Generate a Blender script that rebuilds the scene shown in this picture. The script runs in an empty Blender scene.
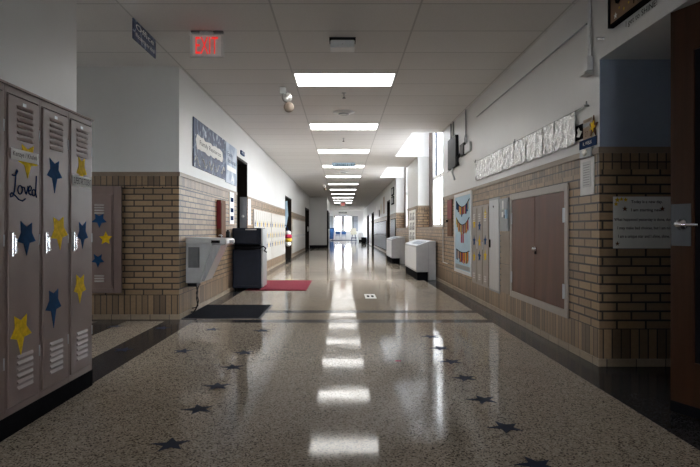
import bpy, bmesh, math, random
from mathutils import Vector, Matrix
R = random.Random(7)
C = bpy.context.scene.collection
F_, CX, CY, CH = 545.0, 342.5, 230.0, 1.0
XL, XR, ZC = -1.83, 1.885, 2.83
ZTL, ZTR = 1.65, 1.61

# ------------------------------------------------------------------ materials
def nt(name):
    m = bpy.data.materials.new(name); m.use_nodes = True
    t = m.node_tree; b = t.nodes['Principled BSDF']
    return m, t, b

def pmat(name, col, rough=.5, metal=0., var=.10, scale=12., bump=0., bscale=60., emit=0., coat=0., spec=.5, alpha=1., ecol=None, stretch=None, trans=0.):
    m, t, b = nt(name); N = t.nodes; L = t.links
    geo = N.new('ShaderNodeTexCoord')
    src = geo.outputs['Object']
    if stretch:
        mp = N.new('ShaderNodeMapping'); mp.inputs['Scale'].default_value = stretch
        L.new(src, mp.inputs['Vector']); src = mp.outputs['Vector']
    n = N.new('ShaderNodeTexNoise'); n.inputs['Scale'].default_value = scale; n.inputs['Detail'].default_value = 5
    L.new(src, n.inputs['Vector'])
    r = N.new('ShaderNodeValToRGB')
    r.color_ramp.elements[0].position = .3; r.color_ramp.elements[1].position = .7
    r.color_ramp.elements[0].color = [max(0, c*(1-var)) for c in col[:3]]+[1]
    r.color_ramp.elements[1].color = [min(1, c*(1+var)) for c in col[:3]]+[1]
    L.new(n.outputs['Fac'], r.inputs['Fac']); L.new(r.outputs['Color'], b.inputs['Base Color'])
    b.inputs['Roughness'].default_value = rough; b.inputs['Metallic'].default_value = metal
    b.inputs['Coat Weight'].default_value = coat; b.inputs['Specular IOR Level'].default_value = spec
    b.inputs['Alpha'].default_value = alpha
    b.inputs['Transmission Weight'].default_value = trans
    if emit:
        b.inputs['Emission Color'].default_value = list(ecol or col)[:3]+[1]
        b.inputs['Emission Strength'].default_value = emit
    if bump:
        n2 = N.new('ShaderNodeTexNoise'); n2.inputs['Scale'].default_value = bscale; n2.inputs['Detail'].default_value = 4
        L.new(src, n2.inputs['Vector'])
        bp = N.new('ShaderNodeBump'); bp.inputs['Strength'].default_value = bump; bp.inputs['Distance'].default_value = .01
        L.new(n2.outputs['Fac'], bp.inputs['Height']); L.new(bp.outputs['Normal'], b.inputs['Normal'])
    return m

def wallcoord(t):
    """horizontal run along whichever way the face looks, and height"""
    N = t.nodes; L = t.links
    g = N.new('ShaderNodeNewGeometry'); s = N.new('ShaderNodeSeparateXYZ'); L.new(g.outputs['Position'], s.inputs[0])
    sn = N.new('ShaderNodeSeparateXYZ'); L.new(g.outputs['True Normal'], sn.inputs[0])
    ab = N.new('ShaderNodeMath'); ab.operation = 'ABSOLUTE'; L.new(sn.outputs[0], ab.inputs[0])
    gt = N.new('ShaderNodeMath'); gt.operation = 'GREATER_THAN'; gt.inputs[1].default_value = .5; L.new(ab.outputs[0], gt.inputs[0])
    mx = N.new('ShaderNodeMix'); mx.data_type = 'FLOAT'
    L.new(gt.outputs[0], mx.inputs[0]); L.new(s.outputs[0], mx.inputs[2]); L.new(s.outputs[1], mx.inputs[3])
    return s, mx.outputs[0]

def brickmat(name, w, h, z0, off, c1, c2, cm, mortar=.007):
    m, t, b = nt(name); N = t.nodes; L = t.links
    s, u = wallcoord(t)
    zz = N.new('ShaderNodeMath'); zz.operation = 'SUBTRACT'; zz.inputs[1].default_value = z0; L.new(s.outputs[2], zz.inputs[0])
    cb = N.new('ShaderNodeCombineXYZ'); L.new(u, cb.inputs[0]); L.new(zz.outputs[0], cb.inputs[1])
    br = N.new('ShaderNodeTexBrick'); br.offset = off; br.inputs['Scale'].default_value = 1
    br.inputs['Brick Width'].default_value = w; br.inputs['Row Height'].default_value = h
    br.inputs['Mortar Size'].default_value = mortar; br.inputs['Mortar Smooth'].default_value = .1; br.inputs['Bias'].default_value = 0
    br.inputs['Color1'].default_value = c1+(1,); br.inputs['Color2'].default_value = c2+(1,); br.inputs['Mortar'].default_value = cm+(1,)
    L.new(cb.outputs[0], br.inputs['Vector'])
    n = N.new('ShaderNodeTexNoise'); n.inputs['Scale'].default_value = 35; n.inputs['Detail'].default_value = 5; L.new(cb.outputs[0], n.inputs['Vector'])
    mr = N.new('ShaderNodeMapRange'); mr.inputs['To Min'].default_value = .8; mr.inputs['To Max'].default_value = 1.2; L.new(n.outputs['Fac'], mr.inputs['Value'])
    mm = N.new('ShaderNodeMix'); mm.data_type = 'RGBA'; mm.blend_type = 'MULTIPLY'; mm.inputs[0].default_value = 1
    L.new(br.outputs['Color'], mm.inputs[6]); L.new(mr.outputs[0], mm.inputs[7]); L.new(mm.outputs[2], b.inputs['Base Color'])
    b.inputs['Roughness'].default_value = .42
    inv = N.new('ShaderNodeMath'); inv.operation = 'SUBTRACT'; inv.inputs[0].default_value = 1; L.new(br.outputs['Fac'], inv.inputs[1])
    bp = N.new('ShaderNodeBump'); bp.inputs['Strength'].default_value = .7; bp.inputs['Distance'].default_value = .006
    L.new(inv.outputs[0], bp.inputs['Height']); L.new(bp.outputs['Normal'], b.inputs['Normal'])
    return m

def terrazzo(name, base, light, dark, frac, rough):
    m, t, b = nt(name); N = t.nodes; L = t.links
    g = N.new('ShaderNodeNewGeometry')
    n = N.new('ShaderNodeTexNoise'); n.inputs['Scale'].default_value = .9; n.inputs['Detail'].default_value = 4; L.new(g.outputs['Position'], n.inputs['Vector'])
    v = N.new('ShaderNodeTexVoronoi'); v.inputs['Scale'].default_value = 150; L.new(g.outputs['Position'], v.inputs['Vector'])
    sp = N.new('ShaderNodeSeparateColor'); L.new(v.outputs['Color'], sp.inputs[0])
    r = N.new('ShaderNodeValToRGB'); r.color_ramp.interpolation = 'CONSTANT'; e = r.color_ramp.elements
    e[0].position = 0; e[0].color = dark+(1,); e[1].position = frac; e[1].color = base+(1,)
    x = e.new(.62); x.color = light+(1,)
    x = e.new(.80); x.color = tuple(c*.62 for c in base)+(1,)
    x = e.new(.90); x.color = base+(1,)
    L.new(sp.outputs[0], r.inputs['Fac'])
    mr = N.new('ShaderNodeMapRange'); mr.inputs['To Min'].default_value = .86; mr.inputs['To Max'].default_value = 1.14; L.new(n.outputs['Fac'], mr.inputs['Value'])
    mm = N.new('ShaderNodeMix'); mm.data_type = 'RGBA'; mm.blend_type = 'MULTIPLY'; mm.inputs[0].default_value = 1
    L.new(r.outputs['Color'], mm.inputs[6]); L.new(mr.outputs[0], mm.inputs[7]); L.new(mm.outputs[2], b.inputs['Base Color'])
    b.inputs['Roughness'].default_value = rough; b.inputs['IOR'].default_value = 1.45; b.inputs['Specular IOR Level'].default_value = .10
    n3 = N.new('ShaderNodeTexNoise'); n3.inputs['Scale'].default_value = 5; n3.inputs['Detail'].default_value = 3; L.new(g.outputs['Position'], n3.inputs['Vector'])
    m3 = N.new('ShaderNodeMapRange'); m3.inputs['To Min'].default_value = rough*.6; m3.inputs['To Max'].default_value = rough*1.5; L.new(n3.outputs['Fac'], m3.inputs['Value'])
    L.new(m3.outputs[0], b.inputs['Roughness'])
    n2 = N.new('ShaderNodeTexNoise'); n2.inputs['Scale'].default_value = 2.2; n2.inputs['Detail'].default_value = 2; L.new(g.outputs['Position'], n2.inputs['Vector'])
    bp = N.new('ShaderNodeBump'); bp.inputs['Strength'].default_value = .12; bp.inputs['Distance'].default_value = .01
    L.new(n2.outputs['Fac'], bp.inputs['Height']); L.new(bp.outputs['Normal'], b.inputs['Normal'])
    return m

def ceilmat():
    m, t, b = nt('ceiling_tiles'); N = t.nodes; L = t.links
    g = N.new('ShaderNodeNewGeometry')
    mp = N.new('ShaderNodeMapping'); mp.inputs['Location'].default_value = (.585+12.2, -6.35+12.2, 0); L.new(g.outputs['Position'], mp.inputs['Vector'])
    br = N.new('ShaderNodeTexBrick'); br.offset = 0; br.inputs['Scale'].default_value = 1
    br.inputs['Brick Width'].default_value = 1.22; br.inputs['Row Height'].default_value = .6034
    br.inputs['Mortar Size'].default_value = .009; br.inputs['Mortar Smooth'].default_value = .1
    br.inputs['Color1'].default_value = (.68, .675, .67, 1); br.inputs['Color2'].default_value = (.64, .635, .63, 1); br.inputs['Mortar'].default_value = (.46, .46, .46, 1)
    L.new(mp.outputs[0], br.inputs['Vector'])
    n = N.new('ShaderNodeTexNoise'); n.inputs['Scale'].default_value = 90; n.inputs['Detail'].default_value = 3; L.new(g.outputs['Position'], n.inputs['Vector'])
    mr = N.new('ShaderNodeMapRange'); mr.inputs['To Min'].default_value = .9; mr.inputs['To Max'].default_value = 1.1; L.new(n.outputs['Fac'], mr.inputs['Value'])
    mm = N.new('ShaderNodeMix'); mm.data_type = 'RGBA'; mm.blend_type = 'MULTIPLY'; mm.inputs[0].default_value = 1
    L.new(br.outputs['Color'], mm.inputs[6]); L.new(mr.outputs[0], mm.inputs[7]); L.new(mm.outputs[2], b.inputs['Base Color'])
    b.inputs['Roughness'].default_value = .8
    bp = N.new('ShaderNodeBump'); bp.inputs['Strength'].default_value = .3; bp.inputs['Distance'].default_value = .004
    L.new(n.outputs['Fac'], bp.inputs['Height']); L.new(bp.outputs['Normal'], b.inputs['Normal'])
    return m

def rampmat(name, stops, scale, rough=.35, kind='noise', detail=3, distort=0., stretch=(1, 1, 1), bump=0., metal=0.):
    m, t, b = nt(name); N = t.nodes; L = t.links
    tc = N.new('ShaderNodeTexCoord'); mp = N.new('ShaderNodeMapping'); mp.inputs['Scale'].default_value = stretch
    L.new(tc.outputs['Object'], mp.inputs['Vector'])
    n = N.new('ShaderNodeTexNoise'); n.inputs['Scale'].default_value = scale; n.inputs['Detail'].default_value = detail; n.inputs['Distortion'].default_value = distort
    L.new(mp.outputs[0], n.inputs['Vector'])
    r = N.new('ShaderNodeValToRGB'); e = r.color_ramp.elements
    e[0].position = stops[0][0]; e[0].color = stops[0][1]+(1,); e[1].position = stops[1][0]; e[1].color = stops[1][1]+(1,)
    for p, c in stops[2:]:
        x = e.new(p); x.color = c+(1,)
    L.new(n.outputs['Fac'], r.inputs['Fac']); L.new(r.outputs['Color'], b.inputs['Base Color'])
    b.inputs['Roughness'].default_value = rough; b.inputs['Metallic'].default_value = metal
    if bump:
        bp = N.new('ShaderNodeBump'); bp.inputs['Strength'].default_value = bump; bp.inputs['Distance'].default_value = .02
        L.new(n.outputs['Fac'], bp.inputs['Height']); L.new(bp.outputs['Normal'], b.inputs['Normal'])
    return m

def glassmat():
    m, t, b = nt('window_glass'); N = t.nodes; L = t.links
    o = N['Material Output']; tr = N.new('ShaderNodeBsdfTransparent'); gl = N.new('ShaderNodeBsdfGlossy'); gl.inputs['Roughness'].default_value = .02
    n = N.new('ShaderNodeTexNoise'); n.inputs['Scale'].default_value = 3
    r = N.new('ShaderNodeMapRange'); r.inputs['To Min'].default_value = .05; r.inputs['To Max'].default_value = .08; L.new(n.outputs['Fac'], r.inputs['Value'])
    mx = N.new('ShaderNodeMixShader'); L.new(r.outputs[0], mx.inputs[0]); L.new(tr.outputs[0], mx.inputs[1]); L.new(gl.outputs[0], mx.inputs[2])
    L.new(mx.outputs[0], o.inputs['Surface']); return m

def plasticmat():
    m, t, b = nt('crinkled_clear_plastic'); N = t.nodes; L = t.links
    b.inputs['Base Color'].default_value = (.62, .63, .64, 1); b.inputs['Roughness'].default_value = .12
    b.inputs['Metallic'].default_value = 0.; b.inputs['Coat Weight'].default_value = 1; b.inputs['Coat Roughness'].default_value = .04; b.inputs['Coat IOR'].default_value = 1.8
    tc = N.new('ShaderNodeTexCoord')
    n = N.new('ShaderNodeTexNoise'); n.inputs['Scale'].default_value = 15; n.inputs['Detail'].default_value = 3; n.inputs['Distortion'].default_value = 1.5
    L.new(tc.outputs['Object'], n.inputs['Vector'])
    r = N.new('ShaderNodeValToRGB'); r.color_ramp.elements[0].position = .35; r.color_ramp.elements[1].position = .65
    r.color_ramp.elements[0].color = (.46, .46, .45, 1); r.color_ramp.elements[1].color = (.62, .625, .62, 1)
    L.new(n.outputs['Fac'], r.inputs['Fac']); L.new(r.outputs['Color'], b.inputs['Base Color'])
    bp = N.new('ShaderNodeBump'); bp.inputs['Strength'].default_value = .8; bp.inputs['Distance'].default_value = .02
    L.new(n.outputs['Fac'], bp.inputs['Height']); L.new(bp.outputs['Normal'], b.inputs['Normal']); L.new(bp.outputs['Normal'], b.inputs['Coat Normal'])
    return m

M = {}
M['paint'] = pmat('wall_paint', (.60, .605, .60), .36, var=.03, scale=1.5, bump=.12, bscale=14)
M['paint_white'] = pmat('white_plaster', (.88, .89, .90), .5, var=.02)
M['brick'] = brickmat('glazed_brick_running', .212, .0665, .27, .5, (.35, .235, .13), (.22, .145, .085), (.028, .02, .015), .0075)
M['soldier'] = brickmat('glazed_brick_soldier', .066, .9, -.3, 0, (.33, .22, .125), (.14, .095, .06), (.03, .022, .016), .005)
M['coping'] = pmat('coping_tile', (.23, .175, .125), .45, var=.12, scale=6)
M['base'] = brickmat('cove_base_tile', .215, .9, -.3, 0, (.38, .30, .215), (.30, .235, .17), (.08, .06, .05), .004)
M['terrazzo'] = terrazzo('terrazzo_beige', (.41, .35, .28), (.54, .47, .39), (.09, .07, .058), .17, .065)
M['dark_band'] = terrazzo('terrazzo_black_border', (.042, .040, .042), (.055, .052, .055), (.02, .02, .022), .3, .15)
M['ceil'] = ceilmat()
M['glass'] = glassmat()
M['plastic'] = plasticmat()
M['light'] = pmat('light_diffuser', (1, .99, .96), .5, var=.0, emit=5.2, ecol=(1, .985, .95))
M['whitemetal'] = pmat('white_enamel_metal', (.62, .63, .64), .35, var=.04)
M['heater'] = pmat('heater_enamel', (.36, .37, .385), .38, var=.05)
M['locker'] = pmat('locker_paint_taupe', (.215, .155, .14), .42, var=.07, spec=.3, scale=4, bump=.05, bscale=200)
M['locker_cream'] = pmat('locker_paint_cream', (.50, .48, .45), .35, var=.06, scale=4)
M['locker_tan'] = pmat('locker_paint_tan', (.27, .225, .19), .35, var=.06, scale=4)
M['locker_grey'] = pmat('locker_paint_slate', (.10, .11, .125), .38, spec=.3, var=.08, scale=4)
M['black'] = pmat('black_vinyl', (.008, .008, .010), .7, var=.2, spec=.02)
M['black_plastic'] = pmat('black_plastic', (.012, .013, .015), .45, var=.2, spec=.12)
M['chrome'] = pmat('chrome', (.75, .77, .80), .18, 1., var=.03)
M['steel'] = pmat('brushed_steel', (.45, .46, .48), .32, .85, var=.08, scale=40, stretch=(1, 1, .1))
M['panel_grey'] = pmat('grey_panel_paint', (.24, .255, .27), .35, .3, var=.05)
M['navy'] = pmat('navy_star_paper', (.006, .05, .145), .8, var=.15, scale=30, spec=.15)
M['gold'] = pmat('gold_star_paper', (.72, .48, .01), .75, var=.2, scale=40, spec=.15)
M['paper'] = pmat('white_paper', (.80, .80, .78), .7, var=.04)
M['ink'] = pmat('black_ink', (.01, .01, .012), .8, var=.1, spec=.0)
M['ink_blue'] = pmat('navy_ink', (.006, .02, .07), .8, var=.1, spec=.0)
M['navy_cart'] = pmat('navy_plastic', (.008, .013, .030), .45, spec=.3, var=.15, bump=.1, bscale=100)
M['mat_black'] = pmat('black_mat_pile', (.006, .0075, .015), .95, var=.3, scale=120, bump=.6, bscale=220, spec=.1)
M['rubber'] = pmat('rubber_border', (.05, .05, .055), .6, var=.1)
M['mat_red'] = pmat('red_mat_pile', (.20, .018, .035), .9, var=.2, scale=120, bump=.6, bscale=220, spec=.2)
M['wood'] = pmat('cupboard_wood', (.10, .032, .016), .42, spec=.3, var=.3, scale=9, stretch=(1, 1, .12))
M['wood_dark'] = pmat('dark_door_wood', (.012, .008, .006), .5, spec=.1, var=.35, scale=10, stretch=(1, 1, .1))
M['wood_door'] = pmat('stained_oak', (.035, .013, .005), .5, spec=.15, var=.35, scale=14, stretch=(1, 1, .08))
M['frame_tan'] = pmat('putty_metal_frame', (.33, .285, .25), .35, var=.05)
M['red'] = pmat('red_enamel', (.17, .01, .015), .5, spec=.25, var=.1)
M['redglow'] = pmat('exit_red', (.6, .02, .02), .5, emit=.35, ecol=(1., .04, .03), var=.02, spec=.1)
M['exitwhite'] = pmat('exit_housing', (.55, .56, .55), .4, var=.03)
M['blue_sign'] = pmat('blue_sign', (.01, .035, .11), .7, var=.1, spec=.05)
M['blue_light'] = pmat('pale_blue_board', (.42, .58, .70), .7, var=.06, spec=.2)
M['orange'] = pmat('orange_paper', (.55, .22, .03), .75, spec=.15)
M['yellow'] = pmat('yellow_paper', (.60, .42, .05), .75, spec=.15)
M['crimson'] = pmat('crimson_paper', (.42, .03, .08), .75, spec=.15)
M['brown'] = pmat('brown_paper', (.13, .06, .03), .7, spec=.2)
M['kraft'] = pmat('kraft_paper', (.42, .33, .25), .7, var=.1, spec=.2)
M['banner'] = rampmat('blue_patterned_banner', [(.42, (.008, .022, .075)), (.58, (.03, .06, .15)), (.66, (.45, .52, .62))], 9, .6, detail=6, distort=1.5, stretch=(1, 1, .6))
M['banner2'] = rampmat('pale_blue_banner', [(.40, (.14, .22, .36)), (.6, (.42, .5, .6))], 5, .3, detail=3)
M['crystal'] = rampmat('print_black_white', [(.47, (.02, .02, .02)), (.53, (.75, .75, .75))], 9, .5, detail=4)
M['bulb'] = pmat('lamp_glass', (.75, .74, .70), .12, .6, var=.1)
M['amber'] = pmat('aged_lamp_back', (.24, .19, .15), .4, var=.1)
M['blue_chair'] = pmat('blue_plastic', (.02, .10, .30), .4)
M['cream'] = pmat('cream_board', (.66, .62, .50), .6)
M['grate'] = rampmat('dark_grille', [(.4, (.02, .03, .05)), (.6, (.10, .12, .15))], 60, .4)
M['grille'] = pmat('grey_grille', (.16, .165, .17), .4, .5, var=.1)
M['brick_wood'] = pmat('walnut_sign', (.16, .085, .035), .45, var=.35, scale=12, stretch=(1, .2, 1))
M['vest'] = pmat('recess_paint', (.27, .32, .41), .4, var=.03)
M['vent_light'] = pmat('pale_vent_paint', (.45, .41, .38), .35)
M['fountain'] = pmat('light_grey_enamel', (.52, .54, .56), .4, .2, var=.05)
M['fountain_top'] = pmat('polished_basin_steel', (.62, .63, .65), .3, .5, var=.05)
M['floor_navy'] = pmat('dark_navy_vinyl', (.006, .014, .045), .5, var=.2, spec=.12)
M['plate_dark'] = pmat('dark_bronze_plate', (.06, .065, .07), .5, .3, var=.1)
M['window_frame'] = pmat('white_window_frame', (.78, .79, .80), .35, var=.02)
M['jamb_brown'] = pmat('brown_jamb', (.10, .065, .05), .4, var=.15)
M['blue_shade'] = pmat('navy_blind', (.03, .05, .10), .5, var=.1)
M['blind'] = pmat('grey_blind', (.42, .46, .52), .6, var=.1)

# ------------------------------------------------------------------ mesh helpers
class Fr:
    """a local frame: origin, right, up, out"""
    def __init__(s, o, r, u):
        s.o = Vector(o); s.r = Vector(r).normalized(); s.u = Vector(u).normalized(); s.n = s.r.cross(s.u)
    def p(s, a, b, c=0.): return s.o+s.r*a+s.u*b+s.n*c
    def at(s, a, b, c=0.): return Fr(s.p(a, b, c), s.r, s.u)
def FL(y, z=0, x=XL): return Fr((x, y, z), (0, 1, 0), (0, 0, 1))      # looks into the hall from the left
def FRt(y, z=0, x=XR): return Fr((x, y, z), (0, -1, 0), (0, 0, 1))    # looks into the hall from the right
def FB(x, y, z=0): return Fr((x, y, z), (1, 0, 0), (0, 0, 1))         # looks at the camera
def FG(x, y, z=0): return Fr((x, y, z), (1, 0, 0), (0, 1, 0))         # lies on the floor

class MB:
    def __init__(s): s.v = []; s.f = []; s.m = []
    def add(s, vs, fs, m=0):
        k = len(s.v); s.v += [Vector(v) for v in vs]; s.f += [[i+k for i in f] for f in fs]; s.m += [m]*len(fs); return s
    def box(s, x0, x1, y0, y1, z0, z1, m=0):
        return s.add([(x, y, z) for x in (x0, x1) for y in (y0, y1) for z in (z0, z1)],
                     [(0, 1, 3, 2), (4, 6, 7, 5), (0, 4, 5, 1), (2, 3, 7, 6), (0, 2, 6, 4), (1, 5, 7, 3)], m)
    def fbox(s, F, a0, a1, b0, b1, c0, c1, m=0):
        return s.add([F.p(x, y, z) for x in (a0, a1) for y in (b0, b1) for z in (c0, c1)],
                     [(0, 1, 3, 2), (4, 6, 7, 5), (0, 4, 5, 1), (2, 3, 7, 6), (0, 2, 6, 4), (1, 5, 7, 3)], m)
    def prism(s, F, pts, c0, c1, m=0):
        n = len(pts)
        vs = [F.p(a, b, c0) for a, b in pts]+[F.p(a, b, c1) for a, b in pts]
        fs = [list(range(n))[::-1], list(range(n, 2*n))]+[(i, (i+1) % n, n+(i+1) % n, n+i) for i in range(n)]
        return s.add(vs, fs, m)
    def cyl(s, p0, p1, r0, r1=None, n=16, m=0):
        p0 = Vector(p0); p1 = Vector(p1); r1 = r0 if r1 is None else r1
        d = (p1-p0).normalized(); a = d.orthogonal().normalized(); b = d.cross(a)
        vs = []
        for p, r in ((p0, r0), (p1, r1)):
            for i in range(n):
                t = 2*math.pi*i/n; vs.append(p+a*math.cos(t)*r+b*math.sin(t)*r)
        fs = [(i, (i+1) % n, n+(i+1) % n, n+i) for i in range(n)]+[list(range(n))[::-1], list(range(n, 2*n))]
        return s.add(vs, fs, m)
    def lathe(s, o, ax, prof, n=20, m=0):
        """prof: (radius, distance along the axis)"""
        o = Vector(o); d = Vector(ax).normalized(); a = d.orthogonal().normalized(); b = d.cross(a); vs = []
        for r, h in prof:
            for i in range(n):
                t = 2*math.pi*i/n; vs.append(o+d*h+(a*math.cos(t)+b*math.sin(t))*max(r, 1e-4))
        fs = []
        for k in range(len(prof)-1):
            for i in range(n): fs.append((k*n+i, k*n+(i+1) % n, (k+1)*n+(i+1) % n, (k+1)*n+i))
        fs += [list(range(n))[::-1], [(len(prof)-1)*n+i for i in range(n)]]
        return s.add(vs, fs, m)
    def tube(s, pts, r, n=8, m=0):
        pts = [Vector(p) for p in pts]; vs = []
        ref = None
        for i, p in enumerate(pts):
            d = (pts[min(i+1, len(pts)-1)]-pts[max(i-1, 0)]).normalized()
            if ref is None: ref = d.orthogonal().normalized()
            a = (ref-d*ref.dot(d)).normalized(); b = d.cross(a); ref = a
            for k in range(n):
                t = 2*math.pi*k/n; vs.append(p+a*math.cos(t)*r+b*math.sin(t)*r)
        fs = []
        for i in range(len(pts)-1):
            for k in range(n): fs.append((i*n+k, i*n+(k+1) % n, (i+1)*n+(k+1) % n, (i+1)*n+k))
        fs += [list(range(n))[::-1], [(len(pts)-1)*n+k for k in range(n)]]
        return s.add(vs, fs, m)
    def ball(s, c, rx, ry=None, rz=None, n=16, k=10, m=0):
        ry = rx if ry is None else ry; rz = rx if rz is None else rz
        c = Vector(c); vs = []
        for j in range(k+1):
            ph = math.pi*j/k; sr = max(math.sin(ph), .002)
            for i in range(n):
                t = 2*math.pi*i/n; vs.append(c+Vector((rx*sr*math.cos(t), ry*sr*math.sin(t), rz*math.cos(ph))))
        fs = [(j*n+i, (j+1)*n+i, (j+1)*n+(i+1) % n, j*n+(i+1) % n) for j in range(k) for i in range(n)]
        fs += [list(range(n)), [k*n+i for i in range(n)][::-1]]
        return s.add(vs, fs, m)

WL = {}   # world locations (nothing here is parented under a rotated parent)
def mesh(name, mb, mats, parent=None, smooth=False, bevel=0., origin=None):
    if not isinstance(mats, (list, tuple)): mats = [mats]
    lo = Vector([min(v[i] for v in mb.v) for i in range(3)]); hi = Vector([max(v[i] for v in mb.v) for i in range(3)])
    c = Vector(origin) if origin is not None else Vector(((lo.x+hi.x)/2, (lo.y+hi.y)/2, lo.z if parent is None else (lo.z+hi.z)/2))
    bm = bmesh.new()
    vs = [bm.verts.new(v-c) for v in mb.v]
    for f, m in zip(mb.f, mb.m):
        try:
            fc = bm.faces.new([vs[i] for i in f]); fc.material_index = m; fc.smooth = smooth
        except ValueError: pass
    bmesh.ops.recalc_face_normals(bm, faces=bm.faces)
    me = bpy.data.meshes.new(name); bm.to_mesh(me); bm.free()
    for m in mats: me.materials.append(M[m])
    o = bpy.data.objects.new(name, me); C.objects.link(o)
    if parent is not None:
        o.parent = parent; o.location = c-WL[parent.name]
    else: o.location = c
    WL[o.name] = c
    if bevel:
        b = o.modifiers.new('bevel', 'BEVEL'); b.width = bevel; b.segments = 2; b.limit_method = 'ANGLE'
    return o
def thing(name, label, cat, loc, group=None):
    o = bpy.data.objects.new(name, None); C.objects.link(o); o.location = loc; o.empty_display_size = .1
    o['label'] = label; o['category'] = cat
    if group: o['group'] = group
    WL[o.name] = Vector(loc); return o
def tag(o, label, cat, group=None):
    o['label'] = label; o['category'] = cat
    if group: o['group'] = group
    return o
def struct(o): o['kind'] = 'structure'; return o
def dup(root, delta, label=None, group=None):
    def cp(o, par):
        c = o.copy(); C.objects.link(c)
        if par is None: c.location = o.location+Vector(delta)
        else: c.parent = par
        WL[c.name] = WL[o.name]+Vector(delta)
        for k in list(o.children):
            if k.name in WL: cp(k, c)
        return c
    r = cp(root, None)
    if label: r['label'] = label
    if group: r['group'] = group
    return r

def star_pts(rx, ry=None, rot=90., inner=.42, jit=0., down=1.):
    ry = rx if ry is None else ry; P = []
    for i in range(10):
        t = math.radians(rot)+math.pi*i/5; k = 1. if i % 2 == 0 else inner
        if i == 0: k *= down
        k *= 1+R.uniform(-jit, jit)
        P.append((math.cos(t)*rx*k, math.sin(t)*ry*k))
    return P
def star(F, a, b, rx, ry, mat, parent, label=None, rot=270., c0=0., th=.002, down=1.25, name='star_decal', jit=.08, inner=.42):
    mb = MB(); mb.prism(F.at(a, b), star_pts(rx, ry, rot, inner, jit, down), c0, c0+th)
    o = mesh(name, mb, mat, parent)
    if label: o['label'] = label
    return o
def text(name, s, F, a0, a1, b0, b1, mat, parent, c=.001, th=.0012, shear=0., spacing=1., bold=0.):
    cu = bpy.data.curves.new('lettering', 'FONT'); cu.body = s; cu.resolution_u = 2; cu.shear = shear; cu.space_character = spacing; cu.offset = bold
    ob = bpy.data.objects.new('lettering', cu); C.objects.link(ob)
    dg = bpy.context.evaluated_depsgraph_get(); me = bpy.data.meshes.new_from_object(ob.evaluated_get(dg))
    bpy.data.objects.remove(ob)
    xs = [v.co.x for v in me.vertices]; ys = [v.co.y for v in me.vertices]
    x0, x1, y0, y1 = min(xs), max(xs), min(ys), max(ys)
    mb = MB(); n = len(me.vertices)
    fp = lambda v, cc: F.p(a0+(v.co.x-x0)/(x1-x0)*(a1-a0), b0+(v.co.y-y0)/(y1-y0)*(b1-b0), cc)
    mb.add([fp(v, c+th) for v in me.vertices], [list(p.vertices) for p in me.polygons])
    if th > .003:
        vs = [fp(v, c) for v in me.vertices]+[fp(v, c+th) for v in me.vertices]
        cnt = {}
        for p in me.polygons:
            q = list(p.vertices)
            for i in range(len(q)):
                e = (q[i], q[(i+1) % len(q)]); cnt[tuple(sorted(e))] = cnt.get(tuple(sorted(e)), 0)+1
        mb = MB(); fs = [[i+n for i in p.vertices] for p in me.polygons]
        fs += [(e[0], e[1], e[1]+n, e[0]+n) for e, k in cnt.items() if k == 1]
        mb.add(vs, fs)
    bpy.data.meshes.remove(me)
    return mesh(name, mb, mat, parent)

# ------------------------------------------------------------------ setting: floor and ceiling
def cells(xs, ys, fn, z, th, names, mats, name):
    mb = MB()
    for i in range(len(xs)-1):
        for j in range(len(ys)-1):
            k = fn((xs[i]+xs[i+1])/2, (ys[j]+ys[j+1])/2)
            if k is None: continue
            mb.add([(xs[i], ys[j], z), (xs[i+1], ys[j], z), (xs[i+1], ys[j+1], z), (xs[i], ys[j+1], z)], [(0, 1, 2, 3)], k)
    return mb
Y0, Y1 = -7., 56.
cross = [(5.88, 6.08), (6.57, 6.78), (12.08, 12.2), (12.72, 12.86), (18.2, 18.32), (18.8, 18.95)]
xs = [-5.6, -2.68, -2.37, -1.95, -1.63, 1.62, 2.9]
ys = sorted([Y0, 5.98, 6.1, Y1]+[v for c in cross for v in c])
def ffn(x, y):
    if x > 1.62 or -1.95 < x < -1.63: return 1
    if -2.68 < x < -2.37: return 1
    if x > -1.7 and any(a < y < b for a, b in cross): return 1
    if x < -1.9 and 5.98 < y < 6.1: return 1
    return 0
fl = cells(xs, ys, ffn, 0, 0, None, None, 'floor')
fl.box(-5.6, 2.9, Y0, Y1, -.12, -.01, 1)
struct(mesh('floor', fl, ['terrazzo', 'dark_band'], origin=(0, 0, 0)))

LX0, LX1 = -.585, .635
lights = [6.35+3.017*k for k in range(11)]
back_lights = []
BAYS = [(10.25, 13.6), (15.9, 19.1)]
xs = [-5.6, LX0, LX1, 1.31, XR, 2.9]
ys = sorted([Y0, Y1]+[v for l in lights+back_lights for v in (l, l+.6)]+[v for b in BAYS for v in b])
def cfn(x, y):
    if LX0 < x < LX1 and any(l < y < l+.6 for l in lights+back_lights): return None
    if 1.31 < x < XR and any(a < y < b for a, b in BAYS): return None
    if x > XR and any(a < y < b for a, b in BAYS): return None
    return 0
ce = cells(xs, ys, cfn, ZC, 0, None, None, 'ceiling')
struct(mesh('ceiling', ce, ['ceil'], origin=(0, 0, ZC)))
sl = MB(); ZT = 3.6
sl.box(-5.6, 1.31, Y0, Y1, ZC+.10, ZC+.16)
struct(mesh('ceiling', sl, ['paint'], origin=(0, 0, ZC+.1)))
for a, b in BAYS:    # the raised ceiling well beside the windows
    w = MB()
    w.box(1.25, 1.31, a-.06, b+.06, ZC+.004, ZT); w.box(1.31, 2.3, b, b+.06, ZC+.004, ZT); w.box(1.31, 2.3, a-.06, a, ZC+.004, ZT); w.box(1.25, 2.4, a-.06, b+.06, ZT, ZT+.06)
    struct(mesh('ceiling', w, ['paint_white'], origin=(1.8, a, ZC)))

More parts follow.
